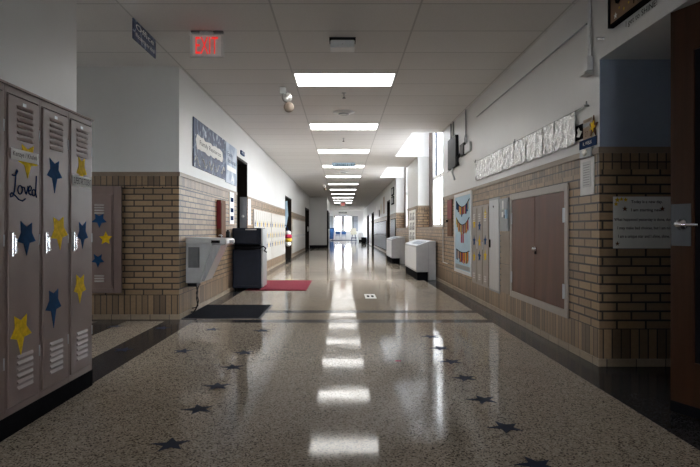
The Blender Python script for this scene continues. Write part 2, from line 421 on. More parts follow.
# ------------------------------------------------------------------ setting: walls
WM = ['paint', 'brick', 'soldier', 'coping', 'base', 'paint_white', 'vest']
def clad(mb, x0, x1, y0, y1, zt, top=None, z1=ZC, pm=0, ztop_cap=True):
    """brick wainscot from the floor up, plaster above"""
    top = zt if top is None else top
    e = .012
    mb.box(x0-e, x1+e, y0-e, y1+e, 0, .055, 4)
    mb.box(x0, x1, y0, y1, .055, .27, 2)
    if top < zt:
        mb.box(x0, x1, y0, y1, .27, top-.03, 1); mb.box(x0-.01, x1+.01, y0, y1, top-.03, top, 3); return
    mb.box(x0, x1, y0, y1, .27, zt-.165, 1)
    mb.box(x0, x1, y0, y1, zt-.165, zt-.045, 2)
    mb.box(x0-e, x1+e, y0-e, y1+e, zt-.045, zt, 3)
    mb.box(x0, x1, y0, y1, zt, z1, pm)
# left side
w = MB(); w.box(-5.6, -1.713, Y0, 3.51, 0, ZC, 0)
struct(mesh('wall_left', w, WM))
w = MB(); clad(w, -5.6, XL, 6.1, 9.42, ZTL)
struct(mesh('wall_left', w, WM))
w = MB(); w.box(-2.5, XL, 9.42, 10.5, 2.29, ZC, 0)
w.box(-2.5, -2.14, 9.42, 10.5, 0, 2.29, 0)
struct(mesh('wall_left', w, WM))
w = MB(); clad(w, -2.5, XL, 10.5, 17.35, ZTL)
w.box(-2.5, XL, 17.35, 19.55, 2.11, ZC, 0); w.box(-2.5, -2.2, 17.35, 19.55, 0, 2.11, 0)
clad(w, -2.5, XL, 19.55, 26.6, ZTL)
w.box(-2.5, XL, 26.6, 29.9, 2.12, ZC, 0); w.box(-2.5, -2.2, 26.6, 29.9, 0, 2.12, 0)
w.box(-2.5, XL, 29.9, 30.2, 0, ZC, 0)
struct(mesh('wall_left', w, WM))
w = MB(); w.box(-2.5, -.85, 30.2, 36.5, .16, ZC, 0)
struct(mesh('wall_partition', w, WM))
w = MB(); w.box(-2.5, -.84, 30.19, 36.5, 0, .16, 0)
struct(mesh('baseboard_partition', w, ['black']))
w = MB(); w.box(-2.5, XL, 36.5, 44., 0, ZC, 5); w.box(-2.1, XL, 44., 55.2, 0, .9, 5); w.box(-2.1, XL, 44., 55.2, 1.8, ZC, 5); w.box(-2.5, XL, 55.2, 56, 0, ZC, 5)
struct(mesh('wall_left', w, WM))
t = MB(); F = FL(44., .9, -1.95)  # unseen side window, added so daylight brightens the far end
for a in (0, 2.2, 4.4, 6.6, 8.8, 11.12): t.fbox(F, a, a+.08, 0, 0.9, -.04, .04)
t.fbox(F, 0, 11.2, 0, .08, -.04, .04); t.fbox(F, 0, 11.2, .82, 0.9, -.04, .04)
o = struct(mesh('window_8', t, 'window_frame')); g = MB(); g.fbox(F, .08, 11.12, .08, .82, -.003, .003); mesh('pane', g, 'glass', o)
w = MB(); w.box(-5.75, -5.6, Y0, 4.1, 0, ZC, 0); w.box(-5.75, -5.6, 5.0, 6.1, 0, ZC, 0); w.box(-5.75, -5.6, 4.1, 5.0, 0, 1.2, 0); w.box(-5.75, -5.6, 4.1, 5.0, 2.2, ZC, 0)
struct(mesh('wall_side', w, WM))
t = MB(); F = FL(4.1, 1.2, -5.66); t.fbox(F, 0, .06, 0, 1.0, -.04, .04); t.fbox(F, .84, .9, 0, 1.0, -.04, .04); t.fbox(F, .06, .84, 0, .06, -.04, .04); t.fbox(F, .06, .84, .94, 1.0, -.04, .04); t.fbox(F, .42, .48, .06, .94, -.03, .03)  # unseen window, added at the side corridor's end to light the alcove
o = struct(mesh('window_7', t, 'window_frame')); g = MB(); g.fbox(F, .06, .84, .06, .94, -.003, .003); mesh('pane', g, 'glass', o)
w = MB(); BX0, BX1 = -0.55, 1.7
w.box(-2., BX0, Y0-.15, Y0, 0, ZC, 0); w.box(BX1, 2.2, Y0-.15, Y0, 0, ZC, 0); w.box(BX0, BX1, Y0-.15, Y0, 2.45, ZC, 0)
struct(mesh('wall_back', w, WM))
# unseen glazed doors, added behind the camera to let daylight onto camera-facing surfaces
for k in range(2):
    a = BX0+.01+k*1.12; t = MB(); F = FB(a, Y0-.05, 0); W = 1.11
    t.fbox(F, 0, .1, 0, 2.44, -.05, 0); t.fbox(F, W-.1, W, 0, 2.44, -.05, 0); t.fbox(F, .1, W-.1, 0, .25, -.05, 0); t.fbox(F, .1, W-.1, 2.34, 2.44, -.05, 0); t.fbox(F, .1, W-.1, 1.0, 1.1, -.05, 0)
    o = struct(mesh('door_%d' % (8+k), t, 'blue_sign')); g = MB(); g.fbox(F, .1, W-.1, .25, 2.34, -.03, -.024); mesh('pane', g, 'glass', o)
w = MB(); w.box(-.86, -.79, 30.14, 31.0, 0, 2.08, 0)
struct(mesh('trim_2', w, ['black']))
# right side
w = MB(); w.box(XR, 2.75, Y0, 4.0, 2.252, ZC, 0); w.box(XR, 2.75, Y0, 2.02, 0, 2.252, 0)
w.box(2.7, 2.9, 2.02, 4.0, 0, 2.252, 6)
struct(mesh('wall_right', w, WM))
w = MB(); clad(w, XR, 2.9, 4.0, BAYS[0][0], ZTR)
struct(mesh('wall_right', w, WM))
w = MB(); w.box(XR+.001, 2.7, 3.994, 4.0, ZTR+.001, 2.25, 6)
struct(mesh('trim_1', w, WM))
XW = 2.2
for a, b in BAYS:
    w = MB(); clad(w, XR, XW+.12, a, b, ZTR, top=1.05)
    struct(mesh('wall_right', w, WM))
for a, b in ((13.6, 15.9),):
    w = MB(); clad(w, XR, XW+.3, a, b, ZTR, z1=ZC)
    w.box(XR, XW+.3, a+.002, b-.002, ZC, ZT, 5)
    struct(mesh('wall_right', w, WM))
w = MB(); clad(w, XR, 2.5, 19.1, 21.6, ZTR)
doorsR = [(21.6, 23.1, 2.22), (32.6, 35.2, 2.1), (38.8, 41.8, 2.1)]
w.box(XR, 2.5, 21.6, 23.1, 2.22, ZC, 0); w.box(2.25, 2.5, 21.6, 23.1, 0, 2.22, 0)
clad(w, XR, 2.5, 23.1, 32.6, ZTR)
w.box(XR, 2.5, 32.6, 35.2, 2.1, ZC, 0); w.box(2.25, 2.5, 32.6, 35.2, 0, 2.1, 0)
clad(w, XR, 2.5, 35.2, 38.8, ZTR)
w.box(XR, 2.5, 38.8, 41.8, 2.1, ZC, 0); w.box(2.25, 2.5, 38.8, 41.8, 0, 2.1, 0)
w.box(XR, 2.5, 41.8, 56, 0, ZC, 5)
struct(mesh('wall_right', w, WM))
# far end with its windows
w = MB()
WX = [(-1.75, -1.0), (-.86, .0), (.12, .98), (1.06, 1.7)]
zs0, zs1 = .88, 2.42
w.box(-2.5, 2.5, 56, 56.25, 0, zs0, 5); w.box(-2.5, 2.5, 56, 56.25, zs1, ZC, 5)
prev = -2.5
for a, b in WX+[(2.5, 2.5)]:
    w.box(prev, a, 56, 56.25, zs0, zs1, 5); prev = b
struct(mesh('wall_far', w, WM))
w = MB(); w.box(-1.83, 1.885, 49.9, 50.2, 2.38, ZC, 5); w.box(1.42, 1.885, 49.9, 50.2, 0, 2.38, 5)
struct(mesh('wall_bulkhead', w, WM))
for i, (a, b) in enumerate(WX):
    t = MB(); F = FB(a, 56.0, zs0); W = b-a; H = zs1-zs0
    t.fbox(F, 0, .11, 0, H, -.08, .02); t.fbox(F, W-.11, W, 0, H, -.08, .02); t.fbox(F, 0, W, 0, .05, -.08, .02); t.fbox(F, 0, W, H-.05, H, -.08, .02); t.fbox(F, 0, W, H*.66, H*.66+.06, -.06, .01)
    o = struct(mesh('window_%d' % (i+3), t, ['jamb_brown' if i in (1, 2) else 'panel_grey']))
    g = MB(); g.fbox(F, .05, W-.05, .05, H-.05, -.05, -.045)
    mesh('pane', g, 'glass' if i in (1, 2) else 'blind', o)
# bay windows
for i, (a, b) in enumerate(BAYS):
    t = MB(); zt = ZT
    X0, X1 = XW-.03, XW+.1
    def bar(y0, y1, z0, z1, x0=X0, x1=X1): t.box(x0, x1, y0, y1, z0, z1)
    bar(b-.62, b-.45, 1.05, zt); bar(a, a+.12, 1.05, zt); bar(a, b-.45, 1.05, 1.13); bar(a, b-.45, zt-.12, zt)
    bar(b-1.62, b-1.50, 1.05, zt); bar(a, b-.45, 2.18, 2.26); bar(b-.9, b-.87, 1.05, zt, XW+.01, XW+.05)
    o = struct(mesh('window_%d' % (i+1), t, ['window_frame']))
    j = MB(); j.box(XW-.04, X1, b-.45, b-.002, 1.05, zt); mesh('window_jamb', j, 'jamb_brown', o)
    g = MB(); g.box(XW+.03, XW+.036, a+.12, b-.62, 1.13, zt-.12); mesh('pane', g, 'glass', o)
    g = MB(); g.box(XW+.005, XW+.02, b-.87, b-.64, 2.27, zt-.13); mesh('blind', g, 'blue_shade', o)
    s = MB(); s.box(XR-.01, XW+.1, a+.002, b-.002, 1.05, 1.062); mesh('window_sill', s, 'coping', o)

# doors of the setting
def door(n, F, W, H, mat='wood_dark', knob=True, c=-.25):
    """dark door leaf set back in its opening with a frame on the far jamb"""
    m = MB(); m.fbox(F, .02, W-.02, .005, H-.01, c, c+.045)
    o = struct(mesh('door_%d' % n, m, mat))
    f = MB(); f.fbox(F, 0, .05, 0, H, c-.02, 0.0); f.fbox(F, W-.05, W, 0, H, c-.02, 0.0); f.fbox(F, .05, W-.05, H-.04, H, c-.02, 0.0)
    mesh('door_frame', f, mat, o)
    if knob:
        k = MB(); k.lathe(F.p(.15, 1.0, c+.045), F.n, [(.03, 0), (.03, .006), (.012, .01), (.012, .03), (.028, .04), (.03, .055), (.01, .065)]); mesh('door_knob', k, 'chrome', o, smooth=True)
    return o
door(1, FL(9.43), 1.06, 2.285)
door(2, FL(17.36), 2.18, 2.105)
door(3, FL(26.61), 3.28, 2.115)
door(4, FL(31.2, 0, -.82), 3.0, 2.06, c=-.025)
door(5, FRt(23.09), 1.48, 2.21)
door(6, FRt(35.19), 2.58, 2.09)
door(7, FRt(41.79), 2.98, 2.09)

# ------------------------------------------------------------------ foreground lockers
def louvres(mb, F, a0, a1, b0, n, sp, out=.007):
    for k in range(n):
        z = b0+k*sp
        A = [F.p(a0, z, 0), F.p(a1, z, 0), F.p(a0+.006, z+.003, out), F.p(a1-.006, z+.003, out), F.p(a0, z+sp*.62, 0), F.p(a1, z+sp*.62, 0)]
        mb.add(A, [(0, 1, 3, 2), (2, 3, 5, 4), (0, 2, 4), (1, 5, 3), (0, 4, 5, 1)])
XK = -1.616; LW = .303; LH = 1.71
yE = 3.516
def hall_locker(y0, label, stars, lab=None, script=None, group='tall taupe lockers on the left'):
    F = FL(y0, 0, XK); t = thing('locker', label, 'locker', (XK-.05, y0+LW/2, 0), group)
    b = MB(); b.fbox(F, .001, LW-.001, .1, LH, -.096, -.012)
    for a0, a1, b0, b1 in ((.001, .016, .1, LH), (LW-.016, LW-.001, .1, LH), (.016, LW-.016, .1, .135), (.016, LW-.016, LH-.045, LH)): b.fbox(F, a0, a1, b0, b1, -.012, 0)
    b.fbox(F, .001, LW-.001, LH-.012, LH, 0, .012)
    mesh('body', b, 'locker', t, bevel=.001)
    p = MB(); p.fbox(F, 0, LW, 0, .1, -.096, .004); mesh('plinth', p, 'black', t)
    d = MB(); d.fbox(F, .020, LW-.020, .140, LH-.052, -.010, .007); D = mesh('door', d, 'locker', t, bevel=.003)
    for zv in (1.445, .205):
        v = MB(); louvres(v, F.at(0, 0, .007), .085, .225, zv, 6, .031); mesh('vent', v, 'locker', D)
    h = MB(); h.fbox(F, .034, .046, .872, .988, .006, .020); h.fbox(F, .046, .072, .915, .975, .006, .012); h.fbox(F, .050, .066, .885, .96, .012, .024)
    h.cyl(F.p(.058, .90, .007), F.p(.058, .90, .026), .010, n=12)
    mesh('handle', h, 'chrome', D, bevel=.002)
    for z in (1.50, .95, .36):
        g = MB(); g.cyl(F.p(LW-.0165, z-.028, .005), F.p(LW-.0165, z+.028, .005), .005, n=10); mesh('hinge', g, 'steel', D, smooth=True)
    n = MB(); n.fbox(F, .135, .165, LH-.088, LH-.072, .007, .0085); mesh('number_plate', n, 'steel', D)
    for (a, z, rx, ry, m, rot, dn) in stars: star(F, a-y0, z, rx*1.1, ry*1.02, m, D, {'navy': 'navy star', 'gold': 'yellow star'}[m], rot=rot, c0=.007, down=dn, inner=.54)
    if lab:
        a0, a1, z0, z1, s = lab
        q = MB(); q.fbox(F, a0-y0, a1-y0, z0, z1, .010, .0115); Q = mesh('name_label', q, 'paper', D)
        text('lettering', s, F, a0-y0+.012, a1-y0-.012, z0+.012, z1-.012, 'ink', Q, c=.0116, th=.0008)
    if script:
        def P(x, y):
            px = x/6.97; d = 1.616*F_/(CX-px); return F.p(d-y0, 1-(137+y/6.97-CY)*d/F_, .0085)
        circ = lambda cx, cy, rx, ry: [(cx+rx*math.cos(a*.5236), cy+ry*math.sin(a*.5236)) for a in range(13)]
        strokes = [[(72, 262), (86, 270), (100, 262), (112, 238), (106, 228), (99, 245), (97, 290), (93, 340), (88, 380), (76, 412), (63, 418), (58, 400), (70, 388), (95, 408), (120, 436), (145, 446), (166, 430)],
                   circ(128, 368, 16, 30), [(146, 350), (158, 352), (164, 385), (170, 400), (180, 370), (184, 342)], [(186, 378), (203, 372), (208, 352), (198, 340), (188, 360), (190, 392), (202, 404), (214, 395)], circ(224, 388, 12, 22), [(242, 272), (240, 330), (237, 390), (243, 422)]]
        for st_ in strokes:
            q = MB(); q.tube([P(*p) for p in st_], .0032, n=6); mesh('brush_lettering', q, 'ink_blue', D, smooth=True)
    return t
yA = yE-3*LW
G = 'tall taupe lockers on the left'
hall_locker(yE-4*LW, 'taupe metal locker cut off by the left edge of the picture', [])
hall_locker(yA, 'taupe metal locker with the word Loved written under a yellow star', [(2.785, 1.365, .082, .085, 'gold', 270, 1.2), (2.775, .97, .078, .088, 'navy', 270, 1.2), (2.725, .50, .085, .095, 'gold', 270, 1.2)], (yA+.035, yA+.268, 1.345, 1.40, 'Kenzye / Khaleb'), True)
hall_locker(yA+LW, 'taupe metal locker with two navy stars and a yellow star beside its handle', [(3.045, 1.325, .078, .085, 'navy', 270, 1.35), (3.095, .995, .085, .098, 'gold', 275, 1.1), (3.035, .595, .078, .095, 'navy', 270, 1.35)])
hall_locker(yA+2*LW, 'taupe metal locker at the corridor end of the row, navy star between two yellow ones', [(3.36, 1.375, .062, .085, 'gold', 270, 1.2), (3.37, .98, .068, .085, 'navy', 270, 1.2), (3.34, .655, .078, .09, 'gold', 268, 1.2)], (yA+2*LW+.03, yA+2*LW+.272, 1.267, 1.33, 'SUPERSTAR STUDENT'))
# wall locker at the end of the side corridor
def small_locker(F, W, H, mat, name_label, group=None, stars=(), nv=4, detail=True, zb=0., proud=.02, twotier=False, bodymat=None):
    t = thing('locker', name_label, 'locker', F.p(W/2, zb, 0), group)
    b = MB(); b.fbox(F, .0015, W-.0015, zb, zb+H, .001, proud); mesh('body', b, 'black' if mat == 'locker_grey' else mat, t)
    d = MB(); d.fbox(F, .016, W-.016, zb+.03, zb+H-.03, proud, proud+.007)
    if twotier: d = MB(); d.fbox(F, .016, W-.016, zb+.03, zb+H*.49, proud, proud+.007); d.fbox(F, .016, W-.016, zb+H*.51, zb+H-.03, proud, proud+.007)
    D = mesh('door', d, mat, t)
    if detail:
        for zv, nn in ((zb+H-.05-.03*nv-.05, nv), (zb+.07, 3)):
            v = MB(); louvres(v, F.at(0, 0, proud+.007), W/2-.055, W/2+.055, zv, nn, .03); mesh('vent', v, 'vent_light' if detail == 2 else mat, D)
        h = MB(); h.fbox(F, .03, .045, zb+H*.5-.05, zb+H*.5+.05, proud+.007, proud+.02); mesh('handle', h, 'steel', D)
    for (a, z, r, m, rot) in stars: star(F, a, z, r, r, m, D, {'navy': 'navy star', 'gold': 'yellow star'}[m], rot=rot, c0=proud+.007, down=1.1, inner=.5)
    return t
Fb = FB(-2.868, 6.1, 0)
fr = MB()
for a0, a1, b0, b1 in ((.315, .405, .295, 1.49), (-.35, .315, 1.40, 1.49), (-.35, .315, .295, .35)): fr.fbox(Fb, a0, a1, b0, b1, .001, .028)
t = small_locker(Fb.at(.008, 0), .30, 1.05, 'locker', 'taupe recessed locker with stars in the brick wall behind the tall lockers', None,
             [(.150, 1.115, .085, 'navy', 270), (.222, .905, .078, 'gold', 90), (.135, .668, .075, 'navy', 270)], detail=2, zb=.35, nv=4)

mesh('surround', fr, 'locker', t, bevel=.003)
# right star lockers
sets = [[('gold', 1.20), ('navy', .86), ('gold', .66)], [('navy', 1.05), ('gold', .84), ('navy', .64)], [('gold', 1.09), ('navy', .845), ('gold', .62)]]
names = ['tan wall locker nearest the grey steel panel, yellow star uppermost', 'middle tan wall locker of three, yellow star between navy ones', 'tan wall locker nearest the tasselled bulletin board']
for k in range(3):
    F = FRt(7.3+.3*k, 0)
    st = [(.15, z, .075, m, 90) for m, z in sets[k]]
    small_locker(F, .3, 1.09, 'locker_tan', names[k], 'three tan star lockers in the right brick wall', st, detail=2, zb=.245, nv=4, proud=.005)
# far banks
def bank(F0, n, dv, W, H, zb, mat, label, group, starset, twotier=False):
    protos = []
    for k in range(n):
        if k < 2:
            st = [] if not starset else [(.15, zb+H*q, .075, ('navy', 'gold')[(i+k) % 2], 90) for i, q in enumerate((.32, .52, .74))]
            protos.append(small_locker(F0.at(dv*k*W, 0), W, H, mat, label, group, st, detail=True, zb=zb, twotier=twotier))
        else:
            d = F0.r*(dv*(k-k % 2)*W); dup(protos[k % 2], d)
bank(FL(11.12), 9, 1, .298, 1.17, .26, 'locker_cream', 'cream wall locker with small stars in the bank behind the navy cart', 'cream lockers in the bank nearer the navy cart', True)
bank(FL(13.9), 11, 1, .298, 1.17, .26, 'locker_cream', 'cream wall locker with small stars in the bank beside the cluttered doorway', 'cream lockers in the bank beside the cluttered doorway', True)
bank(FL(19.75), 22, 1, .3, 1.25, .15, 'locker_cream', 'plain pale locker far down the left wall past the cluttered doorway', 'plain pale lockers far down the left wall', False, True)
bank(FRt(21.45), 7, -1, -.3, 1.3, .12, 'locker_grey', '', '', False) if False else None
bank(FRt(19.6+.0), 6, -1, .3, 1.3, .12, 'locker_grey', 'slate locker on the right pier below the two framed pictures', 'slate lockers on the right pier', False, True)
bank(FRt(23.6), 29, -1, .3, 1.3, .12, 'locker_grey', 'slate grey locker far down the right wall between the two dark doorways', 'slate lockers far down the right wall', False, True)

# ------------------------------------------------------------------ floor stars
ordn = ['nearest the camera', 'second from the camera', 'third from the camera', 'fourth from the camera', 'fifth from the camera', 'sixth from the camera', 'seventh from the camera', 'eighth from the camera']
def fstar(x, y, label, group, rot=180, r=.088):
    mb = MB(); mb.prism(FG(x, y), star_pts(r, r, rot, .42, .05, 1.15), .0004, .0016)
    tag(mesh('floor_star', mb, 'floor_navy'), label, 'star sticker', group)
for i, y in enumerate((2.54, 3.04, 3.49, 3.97, 4.44, 5.42)):
    fstar(-.80, y, 'navy star sticker on the floor, %s in the left line' % ordn[i], 'left line of floor stars', 180+R.uniform(-6, 6))
for i, y in enumerate((2.32, 2.76, 3.21, 3.68, 4.14, 4.61, 5.11)):
    fstar(.828, y, 'navy star sticker on the floor, %s in the right line' % ordn[i], 'right line of floor stars', 180+R.uniform(-6, 6))
fstar(-1.32, 4.50, 'navy floor star on pale terrazzo beside the black border, nearer the camera', 'stars turning into the side corridor', 90)
fstar(-1.31, 5.48, 'navy floor star on pale terrazzo in front of the black mat', 'stars turning into the side corridor', 90)
fstar(-1.83, 4.55, 'dark floor star on the black border strip, nearer the tall lockers', 'stars turning into the side corridor', 90)
fstar(-1.84, 5.56, 'dark floor star on the black border strip below the brick corner', 'stars turning into the side corridor', 90)
fstar(-2.36, 5.65, 'dark floor star farthest left, in the side corridor', 'stars turning into the side corridor', 90)

# ------------------------------------------------------------------ ceiling lights and fittings
ow = ['nearest', 'second', 'third', 'fourth', 'fifth', 'sixth', 'seventh', 'eighth', 'ninth', 'tenth', 'eleventh', 'twelfth', 'thirteenth', 'fourteenth']
for i, y in enumerate(lights+back_lights):
    t = thing('ceiling_light', 'flat white light panel in the ceiling, %s from the camera' % ow[i] if i < 11 else 'flat white light panel in the ceiling behind the camera', 'ceiling light', ((LX0+LX1)/2, y+.3, ZC), 'row of ceiling light panels')
    f = MB()
    for a in ((LX0, LX1, y, y+.022), (LX0, LX1, y+.578, y+.6), (LX0, LX0+.022, y+.022, y+.578), (LX1-.022, LX1, y+.022, y+.578)): f.box(*a, ZC-.004, ZC+.06)
    mesh('frame', f, 'whitemetal', t)
    d = MB(); d.box(LX0+.022, LX1-.022, y+.022, y+.578, ZC+.003, ZC+.012); mesh('diffuser', d, 'light', t)
def exit_sign(x, y, w, h, zt, label):
    t = thing('exit_sign', label, 'exit sign', (x, y, ZC), None)
    F = FB(x-w/2, y, zt-h)
    b = MB(); b.fbox(F, 0, w, 0, h, -.035, 0); B = mesh('housing', b, 'exitwhite', t, bevel=.005)
    c = MB(); c.fbox(F, w*.08, w*.92, h*.07, h*.93, 0, .003); mesh('face_plate', c, 'paper', B)
    text('lettering', 'EXIT', F, w*.17, w*.83, h*.14, h*.86, 'redglow', t, c=.004, th=.004)
    m = MB(); m.fbox(F, w*.28, w*.68, h, ZC-(zt-h)-.0005, -.03, -.005); mesh('mount', m, 'whitemetal', t)
    e = MB(); e.fbox(F, w*.02, w*.98, ZC-(zt-h)-.012, ZC-(zt-h), -.045, -.005); mesh('canopy', e, 'grille', t)
exit_sign(-1.245, 5.0, .31, .215, 2.80, 'white exit sign with red letters hanging from the near ceiling')
exit_sign(.03, 35.0, .34, .26, 2.77, 'distant exit sign with red letters hanging far down the hall')
t = thing('hanging_sign', 'blue sign with white lettering hanging parallel to the hall over the side corridor', 'sign', (-1.80, 4.95, ZC))
F = FL(4.68, 0, -1.80); m = MB(); m.fbox(F, 0, .56, 2.648, 2.822, -.006, .006); mesh('board', m, 'banner', t)
text('lettering', 'Office', F, .05, .50, 2.75, 2.80, 'paper', t, c=.0062, th=.001)
text('lettering', 'Welcome to our school', F, .04, .52, 2.68, 2.72, 'paper', t, c=.0062, th=.001)
for a in (.02, .52):
    m = MB(); m.fbox(F, a, a+.02, 2.822, 2.832, -.004, .004); mesh('clip', m, 'steel', t)
t = thing('hanging_sign', 'pale blue sign hanging across the hall below the ceiling lights', 'sign', (.02, 14.7, ZC))
F = FB(-.28, 14.7, 0); m = MB(); m.fbox(F, 0, .62, 2.70, 2.815, -.006, .006); mesh('board', m, 'blue_light', t)
text('lettering', 'GRADES 3 - 5', F, .08, .54, 2.725, 2.79, 'blue_sign', t, c=.0065, th=.001)
for a in (.05, .55):
    m = MB(); m.fbox(F, a, a+.02, 2.815, 2.832, -.004, .004); mesh('clip', m, 'steel', t)
# access point box
t = thing('wireless_access_point', 'white box fixed to the ceiling in front of the nearest light panel', 'ceiling box', (.0, 5.2, ZC))
m = MB(); m.box(-.115, .115, 5.15, 5.3, ZC-.105, ZC-.03); mesh('housing', m, 'whitemetal', t, bevel=.012)
m = MB(); m.box(-.125, .125, 5.17, 5.28, ZC-.03, ZC+.003); mesh('bracket', m, 'black_plastic', t)
m = MB(); m.ball((0, 5.149, ZC-.07), .006); mesh('indicator', m, 'chrome', t, smooth=True)
# emergency lamps
def emer(x, y, label, s=1.):
    t = thing('emergency_light', label, 'emergency light', (x, y, ZC), None)
    m = MB(); m.box(x-.06*s, x+.015*s, y-.05, y+.05, ZC-.09*s, ZC); mesh('mount', m, 'whitemetal', t, bevel=.006)
    for (dx, dz, mt, lm) in ((.03, -.135, 'bulb', 'chrome'), (.055, -.26, 'amber', 'amber')):
        c = Vector((x+dx*s, y-.02, ZC+dz*s))
        L = MB(); L.lathe(c+Vector((0, .05*s, 0)), (0, -1, 0), [(.02*s, 0), (.05*s, .015*s), (.066*s, .05*s), (.066*s, .065*s), (.05*s, .075*s), (.01*s, .085*s)]); mesh('lamp_head', L, mt, t, smooth=True)
    m = MB(); m.cyl((x+.01*s, y, ZC-.07*s), (x+.055*s, y, ZC-.25*s), .012*s); mesh('arm', m, 'whitemetal', t)
emer(-.74, 7.0, 'two-headed emergency lamp on the ceiling left of the nearest light panel')
emer(-.74, 21.6, 'small emergency lamp on the ceiling far down on the left', .8)
for y, w_ in ((7.28, 'behind the nearest light panel'), (10.85, 'behind the second light panel')):
    t = thing('sprinkler', 'small ceiling sprinkler head %s' % w_, 'sprinkler', (.02, y, ZC), 'ceiling sprinklers')
    m = MB(); m.lathe((.02, y, ZC), (0, 0, -1), [(.035, -.004), (.035, .004), (.012, .008), (.010, .05)], n=12); mesh('body', m, 'steel', t, smooth=True)
    m = MB(); m.lathe((.02, y, ZC-.05), (0, 0, -1), [(.006, 0), (.024, .02), (.024, .023)], n=12); mesh('deflector', m, 'grille', t)
for y, w_ in ((8.45, 'between the first and second light panels'), (17.1, 'beyond the hanging blue sign')):
    t = thing('smoke_detector', 'round white ceiling disc %s' % w_, 'smoke detector', (0, y, ZC), 'round ceiling discs')
    m = MB(); m.lathe((.02, y, ZC), (0, 0, -1), [(.17, 0), (.17, .008), (.12, .022), (.11, .03)], n=28); mesh('housing', m, 'whitemetal', t, smooth=True)
    m = MB(); m.lathe((.02, y, ZC-.03), (0, 0, -1), [(.085, 0), (.08, .012)], n=24); mesh('cover', m, 'panel_grey', t)

# ------------------------------------------------------------------ left wall
def drinking_fountain():
    t = thing('drinking_fountain', 'grey metal drinking fountain mounted on the brick wall by the corner', 'drinking fountain', (XL+.2, 6.6, .38))
    ya, yb = 6.36, 6.84
    F = Fr((XL+.001, ya, 0), (1, 0, 0), (0, 0, 1))     # a = out from wall, n = -y
    m = MB(); m.prism(F, [(0, .38), (.165, .38), (.30, .82), (.30, .845), (0, .845)], -(yb-ya), 0); mesh('cabinet', m, 'fountain', t, bevel=.006)
    m = MB(); m.prism(F, [(0, .845), (.30, .845), (.46, .825), (.475, .84), (.475, .885), (.46, .90), (0, .915)], -(yb-ya)-.01, .012); mesh('basin', m, 'fountain_top', t, bevel=.008)
    m = MB(); m.fbox(F, .03, .16, .56, .80, 0, .006)
    for k in range(11): m.fbox(F, .035, .155, .57+k*.021, .578+k*.021, .006, .010)
    mesh('grille', m, 'grille', t)
    m = MB(); m.prism(F, [(.165, .40), (.205, .40), (.40, .82), (.30, .82)], -(yb-ya)+.05, -.05); mesh('front_panel', m, 'steel', t)
    m = MB(); m.fbox(F, .30, .40, .848, .88, .012, .017); mesh('name_plate', m, 'ink', t)
    m = MB(); m.fbox(F, .475, .487, .845, .878, -.36, -.12); mesh('push_bar', m, 'chrome', t, bevel=.003)
    m = MB(); m.tube([F.p(.40, .90, -.1), F.p(.40, .925, -.1), F.p(.385, .94, -.1), F.p(.36, .94, -.1)], .010); mesh('spout', m, 'chrome', t, smooth=True)
    m = MB(); m.fbox(F, .39, .435, .905, .985, -.42, -.36); m.cyl(F.p(.41, .985, -.39), F.p(.41, 1.0, -.39), .014); mesh('bottle_filler', m, 'black_plastic', t, bevel=.004)
    m = MB(); m.fbox(F, .01, .12, .335, .38, -.2, -.03); mesh('drain_box', m, 'black_plastic', t)
    m = MB(); m.tube([F.p(.10, .34, -.1), F.p(.115, .27, -.08), F.p(.10, .19, -.10), F.p(.12, .11, -.08), F.p(.07, .03, -.1), F.p(.02, .02, -.15)], .008); m.tube([F.p(.12, .34, -.12), F.p(.09, .25, -.12), F.p(.125, .16, -.1), F.p(.09, .08, -.12), F.p(.02, .06, -.2)], .006)
    mesh('cord', m, 'black_plastic', t, smooth=True)
drinking_fountain()
t = thing('wall_cabinet', 'narrow dark red cabinet on the brick wall beyond the drinking fountain', 'cabinet', (XL+.05, 8.1, .84))
F = FL(7.93, 0, XL+.001); m = MB(); m.fbox(F, 0, .32, .84, 1.44, 0, .06); mesh('body', m, 'brown', t, bevel=.004)
m = MB(); m.fbox(F, .02, .30, .88, 1.40, .06, .066); mesh('door', m, 'brown', t)
m = MB(); m.fbox(F, -.001, .012, 1.02, 1.42, .0, .061); mesh('edge_strip', m, 'red', t)
t = thing('wall_poster', 'narrow white poster with navy blocks on the brick beside the doorway', 'poster', (XL, 8.95, 1.1))
F = FL(8.8, 0, XL+.001); m = MB(); m.fbox(F, 0, .34, 1.10, 1.62, 0, .012); mesh('board', m, 'paper', t)
for z in (1.16, 1.29, 1.46): 
    m = MB(); m.fbox(F, .06, .28, z, z+.07, .012, .0135); mesh('picture', m, 'ink_blue', t)
# banners
t = thing('banner', 'large navy patterned banner with a torn white title strip', 'banner', (XL, 7.5, 1.78))
F = FL(6.65, 0, XL+.001); m = MB(); m.fbox(F, 0, 1.83, 1.78, 2.385, 0, .012); mesh('sheet', m, 'banner', t)
pts = []
rr = random.Random(3)
for i in range(15): pts.append((.16+1.42*i/14, 2.02+rr.uniform(-.018, .018)))
pts.append((1.63, 2.09))
for i in range(15): pts.append((1.58-1.42*i/14, 2.185+rr.uniform(-.018, .018)))
pts.append((.10, 2.12))
m = MB(); m.prism(F, pts, .012, .0145); T = mesh('title_strip', m, 'paper', t)
text('lettering', 'Family Resources', F, .28, 1.48, 2.065, 2.145, 'ink', T, c=.0147, th=.001)
for k in range(5):
    m = MB(); m.tube([F.p(.05+i*.06+k*.36, 1.86+.06*math.sin(i*1.3+k)+.01*k, .0135) for i in range(5)], .008, n=6)
    mesh('white_squiggle', m, 'paper', t)
t = thing('banner', 'pale blue banner beside the doorway, right of the navy one', 'banner', (XL, 8.9, 1.78))
F = FL(8.5, 0, XL+.001); m = MB(); m.fbox(F, .01, .87, 1.75, 2.385, 0, .012); mesh('sheet', m, 'banner2', t)
